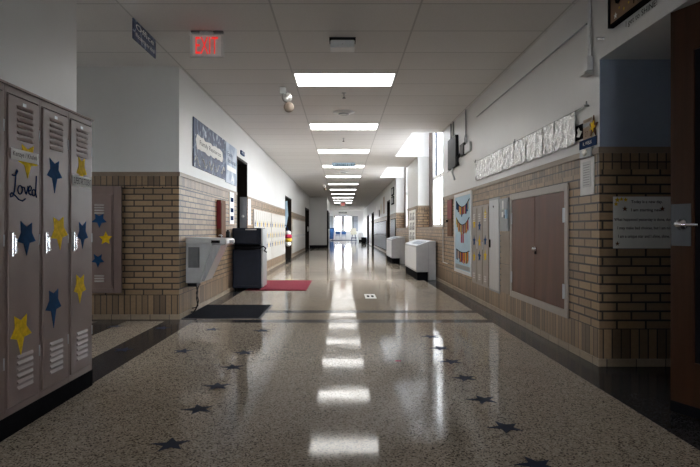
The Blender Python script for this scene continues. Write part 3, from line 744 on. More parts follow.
m = MB(); m.fbox(F, .08, .80, 1.95, 2.03, .012, .0135); mesh('white_stripe', m, 'paper', t)
text('lettering', 'Family\nResources', F, .12, .76, 2.08, 2.25, 'ink_blue', t, c=.0125)
text('lettering', 'A', F, .35, .65, 1.78, 1.90, 'paper', t, c=.0125)
t = thing('projecting_sign', 'small blue sign above the first doorway on the left', 'sign', (XL, 10.0, 2.38))
F = FL(9.75, 0, XL+.001); m = MB(); m.fbox(F, 0, .34, 2.36, 2.43, 0, .02); mesh('board', m, 'blue_sign', t)
text('lettering', 'RESTROOM', F, .03, .31, 2.375, 2.415, 'paper', t, c=.0205)
# grey box at the far jamb of doorway 1
t = thing('access_panel', 'grey metal strip with a white knob on the jamb of the first left doorway', 'panel', (-1.9, 10.44, 1.05))
F = FB(-1.965, 10.449, 0); m = MB(); m.fbox(F, 0, .125, 1.04, 1.63, 0, .02); mesh('plate', m, 'steel', t, bevel=.003)
m = MB(); m.lathe(F.p(.06, 1.26, .02), F.n, [(.028, 0), (.03, .02), (.02, .032), (.002, .036)]); mesh('knob', m, 'paper', t, smooth=True)
t = tag(mesh('notice', MB().fbox(FL(10.56, 0, XL+.001), 0, .28, 1.1, 1.62, 0, .006), 'paper'), 'white sheet on the wall just beyond the first left doorway', 'notice')
# navy cart
t = thing('insulated_cart', 'tall navy insulated cart with a latch strap against the left wall', 'cart', (-1.57, 9.35, 0))
x0, x1, y0, y1 = -1.826, -1.345, 9.03, 9.55
m = MB(); m.box(x0, x1, y0, y1, .03, .68); mesh('lower_body', m, 'navy_cart', t, bevel=.02)
m = MB(); m.box(x0, x1, y0, y1, .76, 1.035); mesh('upper_body', m, 'navy_cart', t, bevel=.02)
m = MB(); m.box(x0+.03, x1-.03, y0+.035, y1-.02, .67, .77); mesh('latch_band', m, 'black', t)
for za, zb_ in ((.80, 1.0), (.08, .64)):
    m = MB(); m.box(x0+.03, x1-.05, y0-.012, y0+.001, za, zb_); mesh('door', m, 'navy_cart', t, bevel=.01)
m = MB(); m.box(x0+.22, x1-.08, y0-.015, y0-.011, 1.0, 1.018); mesh('label_strip', m, 'paper', t)
m = MB(); m.box(x1, x1+.022, y0+.01, y1-.02, .05, 1.02); mesh('side_trim', m, 'steel', t, bevel=.004)
m = MB(); m.tube([(x0+.05+i*(x1-x0-.05)/10, y0-.02-.012*math.sin(i*1.1), .715-.025*math.sin(i*math.pi/10)) for i in range(11)], .022)
m.tube([(x1-.02, y0-.02, .71), (x1+.04, y0-.03, .73), (x1+.075, y0-.02, .70), (x1+.05, y0, .655), (x1+.09, y0+.01, .63)], .012); mesh('strap', m, 'black', t, smooth=True)
for dx in (.04, x1-x0-.04):
    for dy in (.05, y1-y0-.05):
        m = MB(); m.cyl((x0+dx-.012, y0+dy, .03), (x0+dx+.012, y0+dy, .03), .03, n=14); mesh('caster', m, 'black', t)
# mats
t = thing('floor_mat', 'black floor mat on the terrazzo beneath the drinking fountain', 'mat', (-1.37, 6.68, 0))
m = MB(); m.prism(FG(0, 0), [(-1.81, 6.12), (-.925, 6.12), (-.925, 7.25), (-1.81, 7.25)], .0005, .006); mesh('border', m, 'rubber', t)
m = MB(); m.box(-1.79, -.95, 6.15, 7.22, .006, .011); mesh('pile', m, 'mat_black', t)
t = thing('floor_mat', 'red floor mat in the hall beyond the navy cart', 'mat', (-1.1, 9.85, 0))
m = MB(); m.box(-1.60, -.60, 8.98, 10.75, .0005, .006); mesh('border', m, 'mat_red', t)
m = MB(); m.box(-1.57, -.63, 9.01, 10.72, .006, .011); mesh('pile', m, 'mat_red', t)
# things at doorway 2
t = thing('cloth_bundle', 'bundle of red, yellow and white cloth hanging at the second left doorway', 'bag', (-1.70, 17.8, .5))
bx = -1.775
for k, (z, r, mt, nm) in enumerate(((.55, .13, 'paper', 'white_band'), (.68, .17, 'yellow', 'yellow_band'), (.79, .17, 'crimson', 'red_band'), (.90, .13, 'paper', 'white_band'))):
    m = MB(); m.ball((bx, 17.8, z), r*.75, r*.9, .085); mesh(nm, m, mt, t, smooth=True)
m = MB(); m.tube([(bx, 17.8, .95), (bx-.03, 17.8, 1.1), (bx-.11, 17.8, 1.18)], .012); mesh('strap', m, 'ink_blue', t)
t = tag(mesh('streamer', MB().prism(FB(-2.0, 18.6, 0), [(0, 1.95), (.12, 2.0), (.15, 1.5), (.08, 1.1), (.02, 1.05), (-.02, 1.5)], 0, .02), 'blue_light'), 'pale blue paper streamer hanging inside the second left doorway', 'streamer')
t = tag(mesh('cloth', MB().ball((-1.80, 28.4, 1.05), .03, .07, .14), 'paper', smooth=True), 'small white cloth hanging at the third left doorway', 'cloth')
tag(mesh('post', MB().box(-.74, -.70, 29.0, 29.06, 0, 1.05), 'paper'), 'slim white post standing by the end of the partition', 'post')

# ------------------------------------------------------------------ right wall
def panel_text(): pass
# plastic sheets on a rod
ro = thing('hanging_rod', 'thin dark rod high on the right wall carrying the plastic sheets', 'rod', (XR, 6, 1.95))
m = MB(); m.cyl((XR-.018, 4.15, 1.953), (XR-.018, 7.66, 1.953), .005, n=8); mesh('bar', m, 'grille', ro)
for y in (4.17, 5.9, 7.64):
    m = MB(); m.cyl((XR-.035, y, 1.953), (XR, y, 1.953), .008, n=8); m.cyl((XR-.018, y, 1.95), (XR-.018, y, 1.985), .006, n=8); mesh('hook', m, 'grille', ro)
cuts = [4.37, 4.80, 5.07, 5.55, 5.92, 6.35, 6.8, 7.22, 7.64]
pw = ['nearest the paper signs', 'second from the paper signs', 'third from the paper signs', 'fourth from the paper signs', 'fifth from the paper signs', 'sixth from the paper signs', 'seventh from the paper signs', 'farthest along the rod']
for k in range(8):
    a, b = cuts[k]+.004, cuts[k+1]-.004
    nx, nz = 26, 20; rr = random.Random(40+k); ph = [rr.uniform(0, 6.28) for _ in range(6)]
    vs = []
    for side in (0, 1):
        for j in range(nz+1):
            for i in range(nx+1):
                y = a+(b-a)*i/nx; q = j/nz; z = 1.687+.268*q
                d = .004*math.sin(y*38+ph[0]+3*q)+.003*math.sin(y*71+ph[1]-6*q)+.003*math.sin(q*17+ph[2]+y*9)+.002*math.sin((y*3+q)*29+ph[3])
                d *= min(1, (1-q)*4+.15)
                vs.append((XR-.019+d*.6-(.0025 if side else 0), y, z+.006*math.sin(y*22+ph[4])*(1-q)))
    n1 = (nx+1)*(nz+1); fs = []
    idx = lambda i, j, s: s*n1+j*(nx+1)+i
    for j in range(nz):
        for i in range(nx):
            fs.append((idx(i, j, 0), idx(i+1, j, 0), idx(i+1, j+1, 0), idx(i, j+1, 0)))
            fs.append((idx(i, j, 1), idx(i, j+1, 1), idx(i+1, j+1, 1), idx(i+1, j, 1)))
    for i in range(nx):
        fs.append((idx(i, 0, 0), idx(i, 0, 1), idx(i+1, 0, 1), idx(i+1, 0, 0))); fs.append((idx(i, nz, 0), idx(i+1, nz, 0), idx(i+1, nz, 1), idx(i, nz, 1)))
    for j in range(nz):
        fs.append((idx(0, j, 0), idx(0, j+1, 0), idx(0, j+1, 1), idx(0, j, 1))); fs.append((idx(nx, j, 0), idx(nx, j, 1), idx(nx, j+1, 1), idx(nx, j+1, 0)))
    tag(mesh('plastic_sheet', MB().add(vs, fs), 'plastic', smooth=True), 'crinkled shiny plastic sheet hanging on the rod, %s' % pw[k], 'plastic sheet', 'plastic sheets hanging on the right wall')
# papers near the corner
E = XR-.001
t = thing('notice_card', 'small black card with a white bird shape beside the plastic sheets', 'card', (E, 4.33, 1.72))
F = FRt(4.40, 0, E); m = MB(); m.fbox(F, 0, .135, 1.715, 1.835, 0, .003); mesh('card', m, 'ink', t)
m = MB(); m.prism(F, [(.02, 1.745), (.075, 1.735), (.12, 1.775), (.085, 1.785), (.06, 1.815), (.03, 1.80), (.045, 1.775)], .003, .0042); mesh('white_shape', m, 'paper', t)
t = thing('notice_card', 'tan paper card behind the gold star near the corner', 'card', (E, 4.17, 1.70))
F = FRt(4.262, 0, E); m = MB(); m.fbox(F, 0, .15, 1.70, 1.855, 0, .002); mesh('card', m, 'kraft', t)
m = MB(); m.fbox(F, .0, .14, 1.795, 1.825, .002, .003); mesh('dark_band', m, 'grille', t)
text('lettering', '27', F, .04, .085, 1.72, 1.76, 'brown', t, c=.0025)
t = thing('paper_star', 'gold glitter star with dark points on the corner by the doorway', 'star', (E, 4.08, 1.70))
F = FRt(4.075, 1.775, E); m = MB(); m.prism(F, star_pts(.075, .085, 85, .36, .03), .004, .012); mesh('back_star', m, 'brown', t)
m = MB(); m.prism(F, star_pts(.05, .05, 60, .45, .1), .012, .016); mesh('front_star', m, 'gold', t)
t = thing('name_sign', 'small navy sign with white lettering below the tan card', 'sign', (E, 4.17, 1.62))
F = FRt(4.325, 0, E); m = MB(); m.fbox(F, 0, .29, 1.632, 1.70, 0, .005); mesh('board', m, 'blue_sign', t)
text('lettering', 'R. WELK', F, .07, .22, 1.654, 1.680, 'paper', t, c=.0055)
t = thing('hand_sanitizer', 'small grey wall dispenser hanging under the navy sign', 'dispenser', (E, 4.18, 1.54))
F = FRt(4.29, 0, E); m = MB(); m.fbox(F, 0, .20, 1.555, 1.628, 0, .02); mesh('box', m, 'panel_grey', t, bevel=.006)
m = MB(); m.ball(F.p(.10, 1.595, .022), .012, .04, .028); mesh('clear_face', m, 'bulb', t, smooth=True)
t = thing('framed_notice', 'white framed sheet on the brick right of the wooden cupboard', 'notice', (E, 4.18, 1.27))
F = FRt(4.30, 0, E); m = MB(); m.fbox(F, 0, .225, 1.27, 1.55, 0, .008); mesh('backing', m, 'paper', t)
m = MB(); m.fbox(F, .045, .18, 1.33, 1.525, .008, .010); mesh('sheet', m, 'exitwhite', t)['label'] = 'grey printed sheet'
m = MB()
for k in range(9): m.fbox(F, .06, .165, 1.345+k*.019, 1.350+k*.019, .010, .0106)
mesh('print_lines', m, 'grille', t)
# conduit with box above
t = thing('conduit', 'white vertical conduit ending in a small box beside the doorway header', 'conduit', (E, 4.13, 2.15))
m = MB(); m.cyl((E-.014, 4.13, 2.30), (E-.014, 4.13, ZC), .013, n=12); mesh('pipe', m, 'whitemetal', t, smooth=True)
m = MB(); m.box(E-.045, E, 4.095, 4.165, 2.20, 2.31); mesh('junction_box', m, 'whitemetal', t, bevel=.004)
m = MB(); m.box(E-.07, E-.001, 4.08, 4.18, 2.17, 2.19); mesh('sensor', m, 'exitwhite', t, bevel=.003)
tag(mesh('wall_rod', MB().cyl((E-.012, 4.18, 2.58), (E-.012, 7.6, 2.58), .007, n=8), 'panel_grey'), 'thin grey rod running high along the right wall', 'rod')
tag(mesh('wall_hook', MB().lathe((E, 3.93, 2.38), (-1, 0, 0), [(.012, 0), (.012, .01), (.006, .015), (.005, .04), (.012, .045), (.004, .055)], n=12), 'whitemetal', smooth=True), 'small white hook on the doorway header', 'hook')
# wood sign over the doorway
t = thing('wooden_sign', 'brown wooden sign with gold stars above the right doorway', 'sign', (E, 3.5, 2.4))
F = FRt(3.77, 0, E); m = MB(); m.fbox(F, 0, .60, 2.415, 2.76, 0, .03); mesh('board', m, 'brick_wood', t)
m = MB()
for a0, a1, b0, b1 in ((-.02, .0, 2.40, 2.775), (.60, .62, 2.40, 2.775), (0, .60, 2.40, 2.415), (0, .60, 2.76, 2.775)): m.fbox(F, a0, a1, b0, b1, 0, .04)
mesh('frame', m, 'ink', t)
text('lettering', 'UNC', F, .06, .42, 2.52, 2.72, 'ink', t, c=.0305, th=.004)
text('lettering', 'Room', F, .30, .57, 2.44, 2.51, 'ink', t, c=.0305, th=.002)
for (a, b, r) in ((.07, 2.455, .022), (.30, 2.55, .022), (.18, 2.46, .012), (.12, 2.49, .01), (.24, 2.475, .01)):
    star(F, a, b, r, r, 'yellow' if r < .02 else 'paper', t, c0=.03, rot=90, down=1, name='star', jit=0)
t = text('wall_lettering', 'I get to SHINE!', FRt(3.62, 0, E), 0, .36, 2.335, 2.385, 'ink', None, c=.001, th=.001)
tag(t, 'black lettering on the wall below the wooden sign', 'lettering')

# wooden cupboard
def cupboard():
    t = thing('wall_cupboard', 'brown wooden double-door cupboard with putty frame set in the brick wall', 'cupboard', (E, 5.3, .27))
    F = FRt(6.1, 0, E); W = 1.57; z0, z1 = .262, 1.395
    m = MB()
    for a0, a1, b0, b1 in ((0, .07, z0, z1), (W-.07, W, z0, z1), (.07, W-.07, z0, z0+.065), (.07, W-.07, z1-.065, z1)): m.fbox(F, a0, a1, b0, b1, 0, .014)
    mesh('frame', m, 'frame_tan', t, bevel=.003)
    for i, (a0, a1) in enumerate(((.073, W/2-.002), (W/2+.002, W-.073))):
        m = MB(); m.fbox(F, a0, a1, z0+.068, z1-.068, 0, .009); D = mesh('door', m, 'wood', t, bevel=.002)
        ha = a0 if i == 0 else a1
        for z in (z0+.22, z1-.27):
            s = 1 if i == 0 else -1
            m = MB(); m.fbox(F, min(ha-s*.028, ha+s*.024), max(ha-s*.028, ha+s*.024), z-.06, z+.06,   .014, .018); m.cyl(F.p(ha, z-.062, .02), F.p(ha, z+.062, .02), .007, n=10)
            mesh('hinge', m, 'steel', D)
        if i == 1:
            m = MB(); m.lathe(F.p(a0+.025, .815, .009), F.n, [(.026, 0), (.026, .012), (.018, .02), (.018, .035), (.006, .038)]); mesh('lock', m, 'chrome', D, smooth=True)
            m = MB(); m.fbox(F, a0+.008, a0+.042, .765, .80, .009, .018); mesh('pull', m, 'ink', D)
cupboard()
# electrical panel
t = thing('electrical_panel', 'small grey electrical box with a white label left of the wooden cupboard', 'panel', (E, 6.3, .98))
F = FRt(6.47, 0, E); m = MB(); m.fbox(F, 0, .34, .985, 1.365, 0, .02); mesh('box', m, 'panel_grey', t, bevel=.003)
m = MB(); m.fbox(F, .03, .31, 1.02, 1.34, .02, .025); mesh('cover', m, 'panel_grey', t, bevel=.002)
for a, b, c in ((.12, 1.24, .1), (.11, 1.15, .06)):
    m = MB(); m.fbox(F, a, a+.06, b, b+c, .025, .027); mesh('label_sticker', m, 'paper', t)
m = MB(); m.lathe(F.p(.25, 1.155, .025), F.n, [(.022, 0), (.02, .015), (.004, .018)], n=14); mesh('knob', m, 'ink', t)
m = MB(); m.fbox(F, .29, .33, 1.13, 1.23, .025, .045); mesh('latch', m, 'blue_light', t)
# tan tile infill below
for (b0, b1, w_) in ((.27, .60, 'lower'), (.606, .975, 'upper')): tag(mesh('wall_tile', MB().fbox(FRt(6.47, 0, E), .01, .33, b0, b1, 0, .006), 'coping'), '%s of two plain tan tiles below the small electrical box' % w_, 'tile')
# tall steel panel
t = thing('steel_door_panel', 'tall narrow grey steel panel between tan lockers and electrical box', 'panel', (E, 6.72, .24))
F = FRt(6.98, 0, E); m = MB(); m.fbox(F, 0, .47, .235, 1.395, 0, .006); mesh('body', m, 'panel_grey', t, bevel=.002)
m = MB(); m.cyl(F.p(.22, 1.29, .012), F.p(.22, 1.29, .016), .012, n=10); mesh('lock', m, 'ink', t)
m = MB(); m.fbox(F, .025, .445, .26, 1.37, .006, .012); mesh('door', m, 'steel', t, bevel=.002)
m = MB(); m.fbox(F, .06, .085, .78, .88, .012, .025); mesh('handle', m, 'ink', t)
# bulletin board
t = thing('bulletin_board', 'tall framed pale blue board with rows of coloured paper tassels', 'bulletin board', (E, 8.55, .33))
F = FRt(9.1, 0, E); W = 1.2
m = MB(); m.fbox(F, .05, W-.05, .37, 1.53, .0, .012); mesh('backing', m, 'blue_light', t)
m = MB()
for a0, a1, b0, b1 in ((0, .05, .32, 1.58), (W-.05, W, .32, 1.58), (.05, W-.05, .32, .37), (.05, W-.05, 1.53, 1.58)): m.fbox(F, a0, a1, b0, b1, 0, .02)
mesh('frame', m, 'whitemetal', t)
cols = ['crimson', 'orange', 'yellow', 'navy', 'brown', 'blue_sign', 'kraft']
for r_, (zt, sag, ln) in enumerate(((1.46, .10, .14), (1.19, .11, .15), (.69, .04, .16))):
    for k in range(20):
        a = .15+k*.043; q = (a-.18)/.86; z = zt-sag*4*q*(1-q); l2 = ln*R.uniform(.75, 1.1)
        m = MB(); m.prism(F, [(a, z), (a+.036, z), (a+.040, z-l2), (a+.018, z-l2*.9), (a-.004, z-l2)], .013, .018); mesh('tassel', m, cols[R.randrange(7)], t)
for zt, sag in ((1.46, .10), (1.19, .11), (.69, .04)):
    m = MB(); m.tube([F.p(.17+i*.9/14, zt-sag*4*(i/14)*(1-i/14), .016) for i in range(15)], .006, n=6); mesh('garland_string', m, 'ink', t)
for a in (.50, .62):
    m = MB(); m.fbox(F, a, a+.07, .80, .95, .013, .016); mesh('picture', m, 'crimson', t)
m = MB(); m.fbox(F, .1, W-.1, .385, .45, .013, .016); mesh('border_strip', m, 'panel_grey', t)
# red cabinet beyond the board
t = thing('alarm_cabinet', 'narrow red and brown box on the brick left of the tasselled board', 'cabinet', (E, 9.5, .9))
F = FRt(9.72, 0, E); m = MB(); m.fbox(F, 0, .40, .89, 1.53, 0, .015); mesh('body', m, 'brown', t)
m = MB(); m.fbox(F, .01, .39, 1.2, 1.52, .015, .019); mesh('door', m, 'red', t)
m = MB(); m.lathe(F.p(.05, 1.16, .015), F.n, [(.02, 0), (.02, .03), (.004, .035)], n=12); mesh('knob', m, 'ink', t)
tag(mesh('wall_conduit', MB().tube([(E-.008, 10.17, 1.56), (E-.008, 10.17, .42), (E-.008, 10.17, .40), (E-.008, 9.75, .40)], .008), 'whitemetal'), 'thin cream conduit running down the brick beside the window bay', 'conduit')
# black speaker and handset near the bay
t = thing('wall_speaker', 'tall narrow black box high on the right wall by the window bay', 'speaker', (E, 9.4, 2.04))
m = MB(); m.box(E-.05, E, 8.85, 9.5, 2.04, 2.55); mesh('housing', m, 'black_plastic', t, bevel=.006)
m = MB(); m.box(E-.03, E, 9.505, 9.85, 2.03, 2.58); mesh('backplate', m, 'whitemetal', t, bevel=.004)
for y in (9.2, 9.4):
    m = MB(); m.cyl((E-.014, y, 2.55), (E-.014, y, ZC), .012); mesh('conduit', m, 'panel_grey', t)
m = MB(); m.tube([(E-.015, 9.25, 2.05), (E-.03, 9.2, 1.96), (E-.02, 9.15, 1.90), (E-.015, 9.1, 1.84)], .016); mesh('cable_cover', m, 'whitemetal', t)
t = thing('wall_phone', 'black wall phone with hanging handset between speaker and plastic sheets', 'phone', (E, 8.75, 2.1))
m = MB(); m.box(E-.03, E, 7.95, 8.3, 2.16, 2.29); mesh('junction_box', m, 'exitwhite', t, bevel=.004)
m = MB(); m.box(E-.04, E, 8.32, 8.6, 2.15, 2.34); mesh('phone_body', m, 'black_plastic', t, bevel=.01)
m = MB(); m.tube([(E-.035, 8.55, 2.19), (E-.05, 8.68, 2.15), (E-.05, 8.70, 2.09), (E-.04, 8.68, 2.03)], .022); mesh('handset', m, 'black_plastic', t, smooth=True)
m = MB(); m.tube([(E-.012, 8.2, 2.29), (E-.012, 8.22, 2.40), (E-.012, 8.28, 2.47), (E-.012, 8.28, ZC)], .009); m.tube([(E-.012, 8.34, 2.34), (E-.012, 8.34, 2.40), (E-.012, 8.28, 2.47)], .009); mesh('conduit', m, 'panel_grey', t)

# heaters
def heater(x0, y0, L, h1, h2, label):
    """floor-standing convector: slanted top with grille, recessed black toe"""
    x1 = XR-.03; t = thing('convector_heater', label, 'heater', ((x0+x1)/2, y0+L/2, 0), 'white convector heaters under the right windows')
    F = Fr((0, y0, 0), (1, 0, 0), (0, 0, 1))
    m = MB(); m.prism(F, [(x0, .165), (x1-.15, .165), (x1-.15, 0.0), (x1, 0.0), (x1, h2), (x0+.26, h2), (x0, h1)], -L, 0); B = mesh('cabinet', m, 'heater', t, bevel=.008)
    m = MB(); m.box(x0+.02, x1-.16, y0+.02, y0+L-.02, 0, .164); mesh('toe_base', m, 'black', t)
    G_ = Fr((x0, y0, h1), (0, -1, 0), (.26, 0, h2-h1)); G_.n = Vector((-(h2-h1), 0, .26)).normalized()
    m = MB(); m.fbox(G_, -L*.62, -.12, .06, .22, 0, .005); mesh('grille', m, 'grate', t)
    m = MB(); m.box(x1-.153, x1-.150, y0-.002, y0, .15, h2-.02); mesh('seam', m, 'grille', t)
    m = MB(); m.box(x0-.004, x0, y0+.06, y0+L-.06, .20, h1-.04); mesh('front_panel', m, 'whitemetal', t, bevel=.002)
heater(1.464, 10.8, 2.0, .69, .78, 'white convector heater under the nearer window bay')
heater(1.45, 16.1, 1.9, .72, .79, 'white convector heater under the farther window bay')
# pictures on the piers
t = thing('framed_poster', 'tall poster of black and white portraits on the first pier', 'poster', (E, 14.7, .72))
F = FRt(15.3, 0, E); m = MB(); m.fbox(F, 0, 1.25, .68, 1.53, 0, .02); mesh('board', m, 'paper', t)
for z in (.74, 1.0, 1.26):
    for a in (.12, .68):
        m = MB(); m.fbox(F, a, a+.45, z, z+.2, .02, .023); mesh('portrait', m, 'crystal', t)
for z, w_ in ((1.95, 'lower'), (2.28, 'upper')):
    t = thing('framed_picture', 'small dark framed picture, %s of two on the second pier' % w_, 'picture', (E, 20.3, z))
    F = FRt(20.75, 0, E); m = MB(); m.fbox(F, 0, .9, z, z+.3, 0, .03); mesh('frame', m, 'ink', t)
    m = MB(); m.fbox(F, .12, .78, z+.05, z+.25, .03, .034); mesh('print', m, 'panel_grey', t)
# papers far right
for i, (y, z, w, h, mt, lb) in enumerate(((24.4, 1.75, .7, .75, 'kraft', 'brown paper poster just past the first right doorway'), (26.2, 1.8, .8, .45, 'cream', 'cream poster high on the right wall far down the hall'), (29.5, 1.9, .9, .4, 'paper', 'white poster farthest down the right wall'))):
    tag(mesh('paper_poster', MB().fbox(FRt(y+w, 0, E), 0, w, z, z+h, 0, .01), mt), lb, 'poster')
t = thing('wall_clock', 'round grey clock projecting from the far right wall', 'clock', (E, 27.6, 1.75))
m = MB(); m.lathe((E, 27.6, 1.85), (-1, 0, 0), [(.17, 0), (.18, .04), (.17, .05), (.15, .052)], n=24); mesh('case', m, 'grille', t)
m = MB(); m.lathe((E-.053, 27.6, 1.85), (-1, 0, 0), [(.145, 0), (.145, .003)], n=24); mesh('dial', m, 'paper', t)

# ------------------------------------------------------------------ near-right recess: poster and open door
t = thing('poster', 'white poster of black sentences on the dark brick behind the open door', 'poster', (2.1, 4.0, .86))
F = FB(1.985, 3.999, 0); m = MB(); m.fbox(F, 0, .50, .865, 1.245, 0, .004); mesh('sheet', m, 'paper', t)
lines = [('Today is a new day.', .13, .36, 1.190, 1.218), ('I am starting new.', .13, .36, 1.130, 1.158), ('What happened yesterday is done, done, and', .005, .49, 1.060, 1.088), ('I may make bad choices, but I am not a bad', .03, .49, .998, 1.026), ('I am a unique star and I shine, shine, SHINE', .035, .49, .936, .966)]
for s, a0, a1, b0, b1 in lines: text('lettering', s, F, a0, a1, b0, b1, 'ink', t, c=.0045, bold=.018)
for (a, b, r) in ((.03, 1.22, .022), (.06, 1.225, .016), (.09, 1.222, .018), (.02, 1.19, .018), (.085, 1.155, .022), (.36, 1.155, .022), (.03, .90, .018), (.44, .90, .018)):
    star(F, a, b, r, r, 'gold' if b > 1.16 else 'brown', t, c0=.004, th=.001, rot=90, down=1, jit=0)
# open door leaf
hx, hy = 2.150, 2.150; fx, fy = 1.797, 2.985
dv = Vector((fx-hx, fy-hy, 0)); Wd = dv.length
F = Fr((fx, fy, 0), tuple(-dv.normalized()), (0, 0, 1))     # a from the free edge back to the hinge; n faces the camera side
if F.n.x > 0: F = Fr((fx, fy, 0), tuple(-dv.normalized()), (0, 0, 1)); F.n = -F.n
t = thing('classroom_door', 'open brown wooden door with chrome lever at the right edge of the picture', 'door', (fx, fy, 0))
m = MB(); m.fbox(F, 0, .128, .012, 2.19, -.042, 0); m.fbox(F, .128, Wd, .012, .30, -.042, 0); m.fbox(F, .128, Wd, 1.95, 2.19, -.042, 0); m.fbox(F, Wd-.13, Wd, .30, 1.95, -.042, 0); L_ = mesh('leaf', m, 'wood_door', t)
m = MB(); m.fbox(F, .128, Wd-.13, .30, 1.95, -.030, -.012); mesh('dark_panel', m, 'black', t)
m = MB(); m.fbox(F, .0, Wd, .012, .07, 0, .002); mesh('kick_plate', m, 'black', t)
m = MB(); m.fbox(F, -.003, 0, .915, 1.14, -.036, -.006); mesh('latch_plate', m, 'steel', t)
m = MB(); m.fbox(F, .004, .115, .915, 1.14, 0, .003); mesh('lock_plate', m, 'plate_dark', t)
m = MB(); m.lathe(F.p(.065, 1.03, .003), F.n, [(.032, 0), (.032, .008), (.014, .014), (.012, .045)], n=18); m.tube([F.p(.065, 1.03, .045), F.p(.085, 1.03, .05), F.p(.12, 1.028, .05), F.p(.185, 1.026, .048)], .009); mesh('lever_handle', m, 'chrome', t, smooth=True)

# ------------------------------------------------------------------ small things on the floor
t = thing('floor_decal', 'small white floor decal with two black footprints in mid hall', 'floor sticker', (.42, 8.2, 0))
m = MB(); m.box(.335, .50, 7.95, 8.5, .0004, .0014); mesh('sheet', m, 'paper', t)
for x in (.385, .45):
    m = MB(); m.prism(FG(x, 8.22), [(.022*math.cos(a*.5236), .11*math.sin(a*.5236)) for a in range(12)], .0015, .0022); mesh('footprint', m, 'ink', t)
tag(mesh('paper_scrap', MB().prism(FG(.42, 4.16), [(-.022, -.012), (.02, -.015), (.028, .008), (-.01, .014)], .0005, .003), 'crimson'), 'tiny red paper scrap on the terrazzo right of centre', 'scrap')

# ------------------------------------------------------------------ far end furniture
t = thing('rolling_bin', 'tall blue rolling bin at the far left end of the hall', 'bin', (-1.12, 53, 0))
m = MB(); m.prism(FB(-1.42, 53, 0), [(.06, .12), (.54, .12), (.60, 1.1), (0, 1.1)], -.6, 0); mesh('body', m, 'blue_chair', t, bevel=.02)
m = MB(); m.box(-1.45, -.79, 52.96, 53.64, 1.1, 1.2); mesh('lid', m, 'blue_sign', t, bevel=.02)
for x in (-1.3, -.95):
    m = MB(); m.cyl((x-.03, 53.1, .09), (x+.03, 53.1, .09), .09); mesh('wheel', m, 'black', t)
def chair(x, y, label):
    t = thing('chair', label, 'chair', (x, y, 0))
    m = MB(); m.box(x-.22, x+.22, y-.22, y+.22, .42, .46); mesh('seat', m, 'blue_chair', t, bevel=.015)
    m = MB(); m.box(x-.21, x+.21, y+.18, y+.22, .55, .85); mesh('backrest', m, 'blue_chair', t, bevel=.015)
    for dx in (-.18, .18):
        for dy in (-.18, .18):
            m = MB(); m.cyl((x+dx*1.15, y+dy*1.15, 0), (x+dx, y+dy, .42 if dy < 0 else .6), .014); mesh('leg', m, 'steel', t)
chair(.13, 52.5, 'small blue chair in the middle below the far windows')
chair(-.45, 53.5, 'blue chair beside the rolling bin below the far windows')
t = thing('easel', 'cream board on a dark stand at the far end of the hall', 'easel', (1.07, 52, 0))
F = Fr((.80, 52, .5), (1, 0, .1), (-.1, .25, 1)); m = MB(); m.fbox(F, 0, .55, .05, .66, -.03, 0); mesh('board', m, 'cream', t)
m = MB(); m.cyl((.86, 52.0, 0), (.95, 52.1, .6), .03); m.cyl((1.30, 52.0, 0), (1.2, 52.1, .6), .03); m.box(.82, 1.34, 51.95, 52.05, .2, .28); mesh('stand', m, 'blue_sign', t)
tag(mesh('rug', MB().box(-1.15, 1.35, 50.6, 54.5, .0002, .0008), 'blue_sign'), 'dark blue rug covering the floor below the far windows', 'rug')
t = thing('trash_can', 'rounded pale grey bin on a black base near the far right', 'bin', (1.58, 47, 0))
m = MB(); m.lathe((1.58, 47, .16), (0, 0, 1), [(.20, 0), (.25, .1), (.26, .4), (.2, .55), (.1, .6)]); mesh('body', m, 'whitemetal', t, smooth=True)
m = MB(); m.lathe((1.58, 47, 0), (0, 0, 1), [(.17, 0), (.19, .16)]); mesh('base', m, 'black', t)
t = thing('low_cabinet', 'black low cabinet against the right wall before the rounded bin', 'cabinet', (1.7, 43, 0))
m = MB(); m.box(1.5, 1.87, 42.6, 43.6, .04, .42); mesh('body', m, 'black', t, bevel=.01)
m = MB(); m.box(1.53, 1.84, 42.585, 42.6, .07, .39); mesh('door', m, 'black_plastic', t)
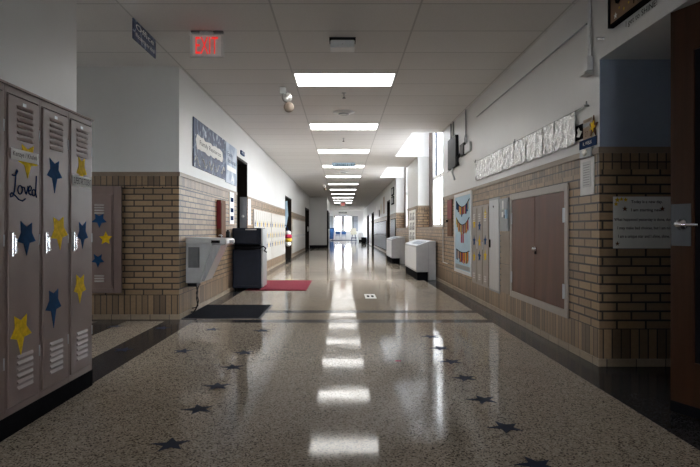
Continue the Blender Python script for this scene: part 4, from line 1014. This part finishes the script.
m = MB(); m.box(1.55, 1.82, 42.65, 43.55, 0, .04); mesh('plinth', m, 'black', t)
t = thing('wall_sign', 'small dark sign on the white bulkhead at the far end', 'sign', (0, 49.9, 2.5))
F = FB(-.35, 49.899, 0); m = MB(); m.fbox(F, 0, .75, 2.52, 2.66, 0, .02); mesh('board', m, 'panel_grey', t)
text('lettering', 'LIBRARY', F, .08, .67, 2.55, 2.63, 'paper', t, c=.021, th=.002)

# ------------------------------------------------------------------ world, camera, view
w = bpy.data.worlds.new('daylight'); bpy.context.scene.world = w; w.use_nodes = True
N = w.node_tree.nodes; L = w.node_tree.links; bg = N['Background']
tc = N.new('ShaderNodeTexCoord'); sp = N.new('ShaderNodeSeparateXYZ'); L.new(tc.outputs['Generated'], sp.inputs[0])
rp = N.new('ShaderNodeValToRGB'); rp.color_ramp.elements[0].position = .44; rp.color_ramp.elements[0].color = (.20, .20, .20, 1); rp.color_ramp.elements[1].position = .497; rp.color_ramp.elements[1].color = (.92, .96, 1, 1)
mr = N.new('ShaderNodeMapRange'); mr.inputs['From Min'].default_value = -1; L.new(sp.outputs[2], mr.inputs['Value']); L.new(mr.outputs[0], rp.inputs['Fac'])
L.new(rp.outputs['Color'], bg.inputs['Color']); bg.inputs['Strength'].default_value = 14
cam = bpy.data.cameras.new('camera'); co = bpy.data.objects.new('camera', cam); C.objects.link(co)
co.location = (0, 0, CH); co.rotation_euler = (math.pi/2, 0, 0)
cam.sensor_width = 36; cam.lens = F_/700*36; cam.shift_x = (350-CX)/700; cam.shift_y = -(233.5-CY)/700; cam.clip_start = .05; cam.clip_end = 300
sc = bpy.context.scene; sc.camera = co
sc.view_settings.view_transform = 'Standard'; sc.view_settings.look = 'None'; sc.view_settings.gamma = 1; sc.view_settings.use_curve_mapping = False
sc.view_settings.exposure = .88
sc.cycles.use_denoising = True
sc.cycles.max_bounces = 10; sc.cycles.diffuse_bounces = 6; sc.cycles.glossy_bounces = 4; sc.cycles.sample_clamp_indirect = 8
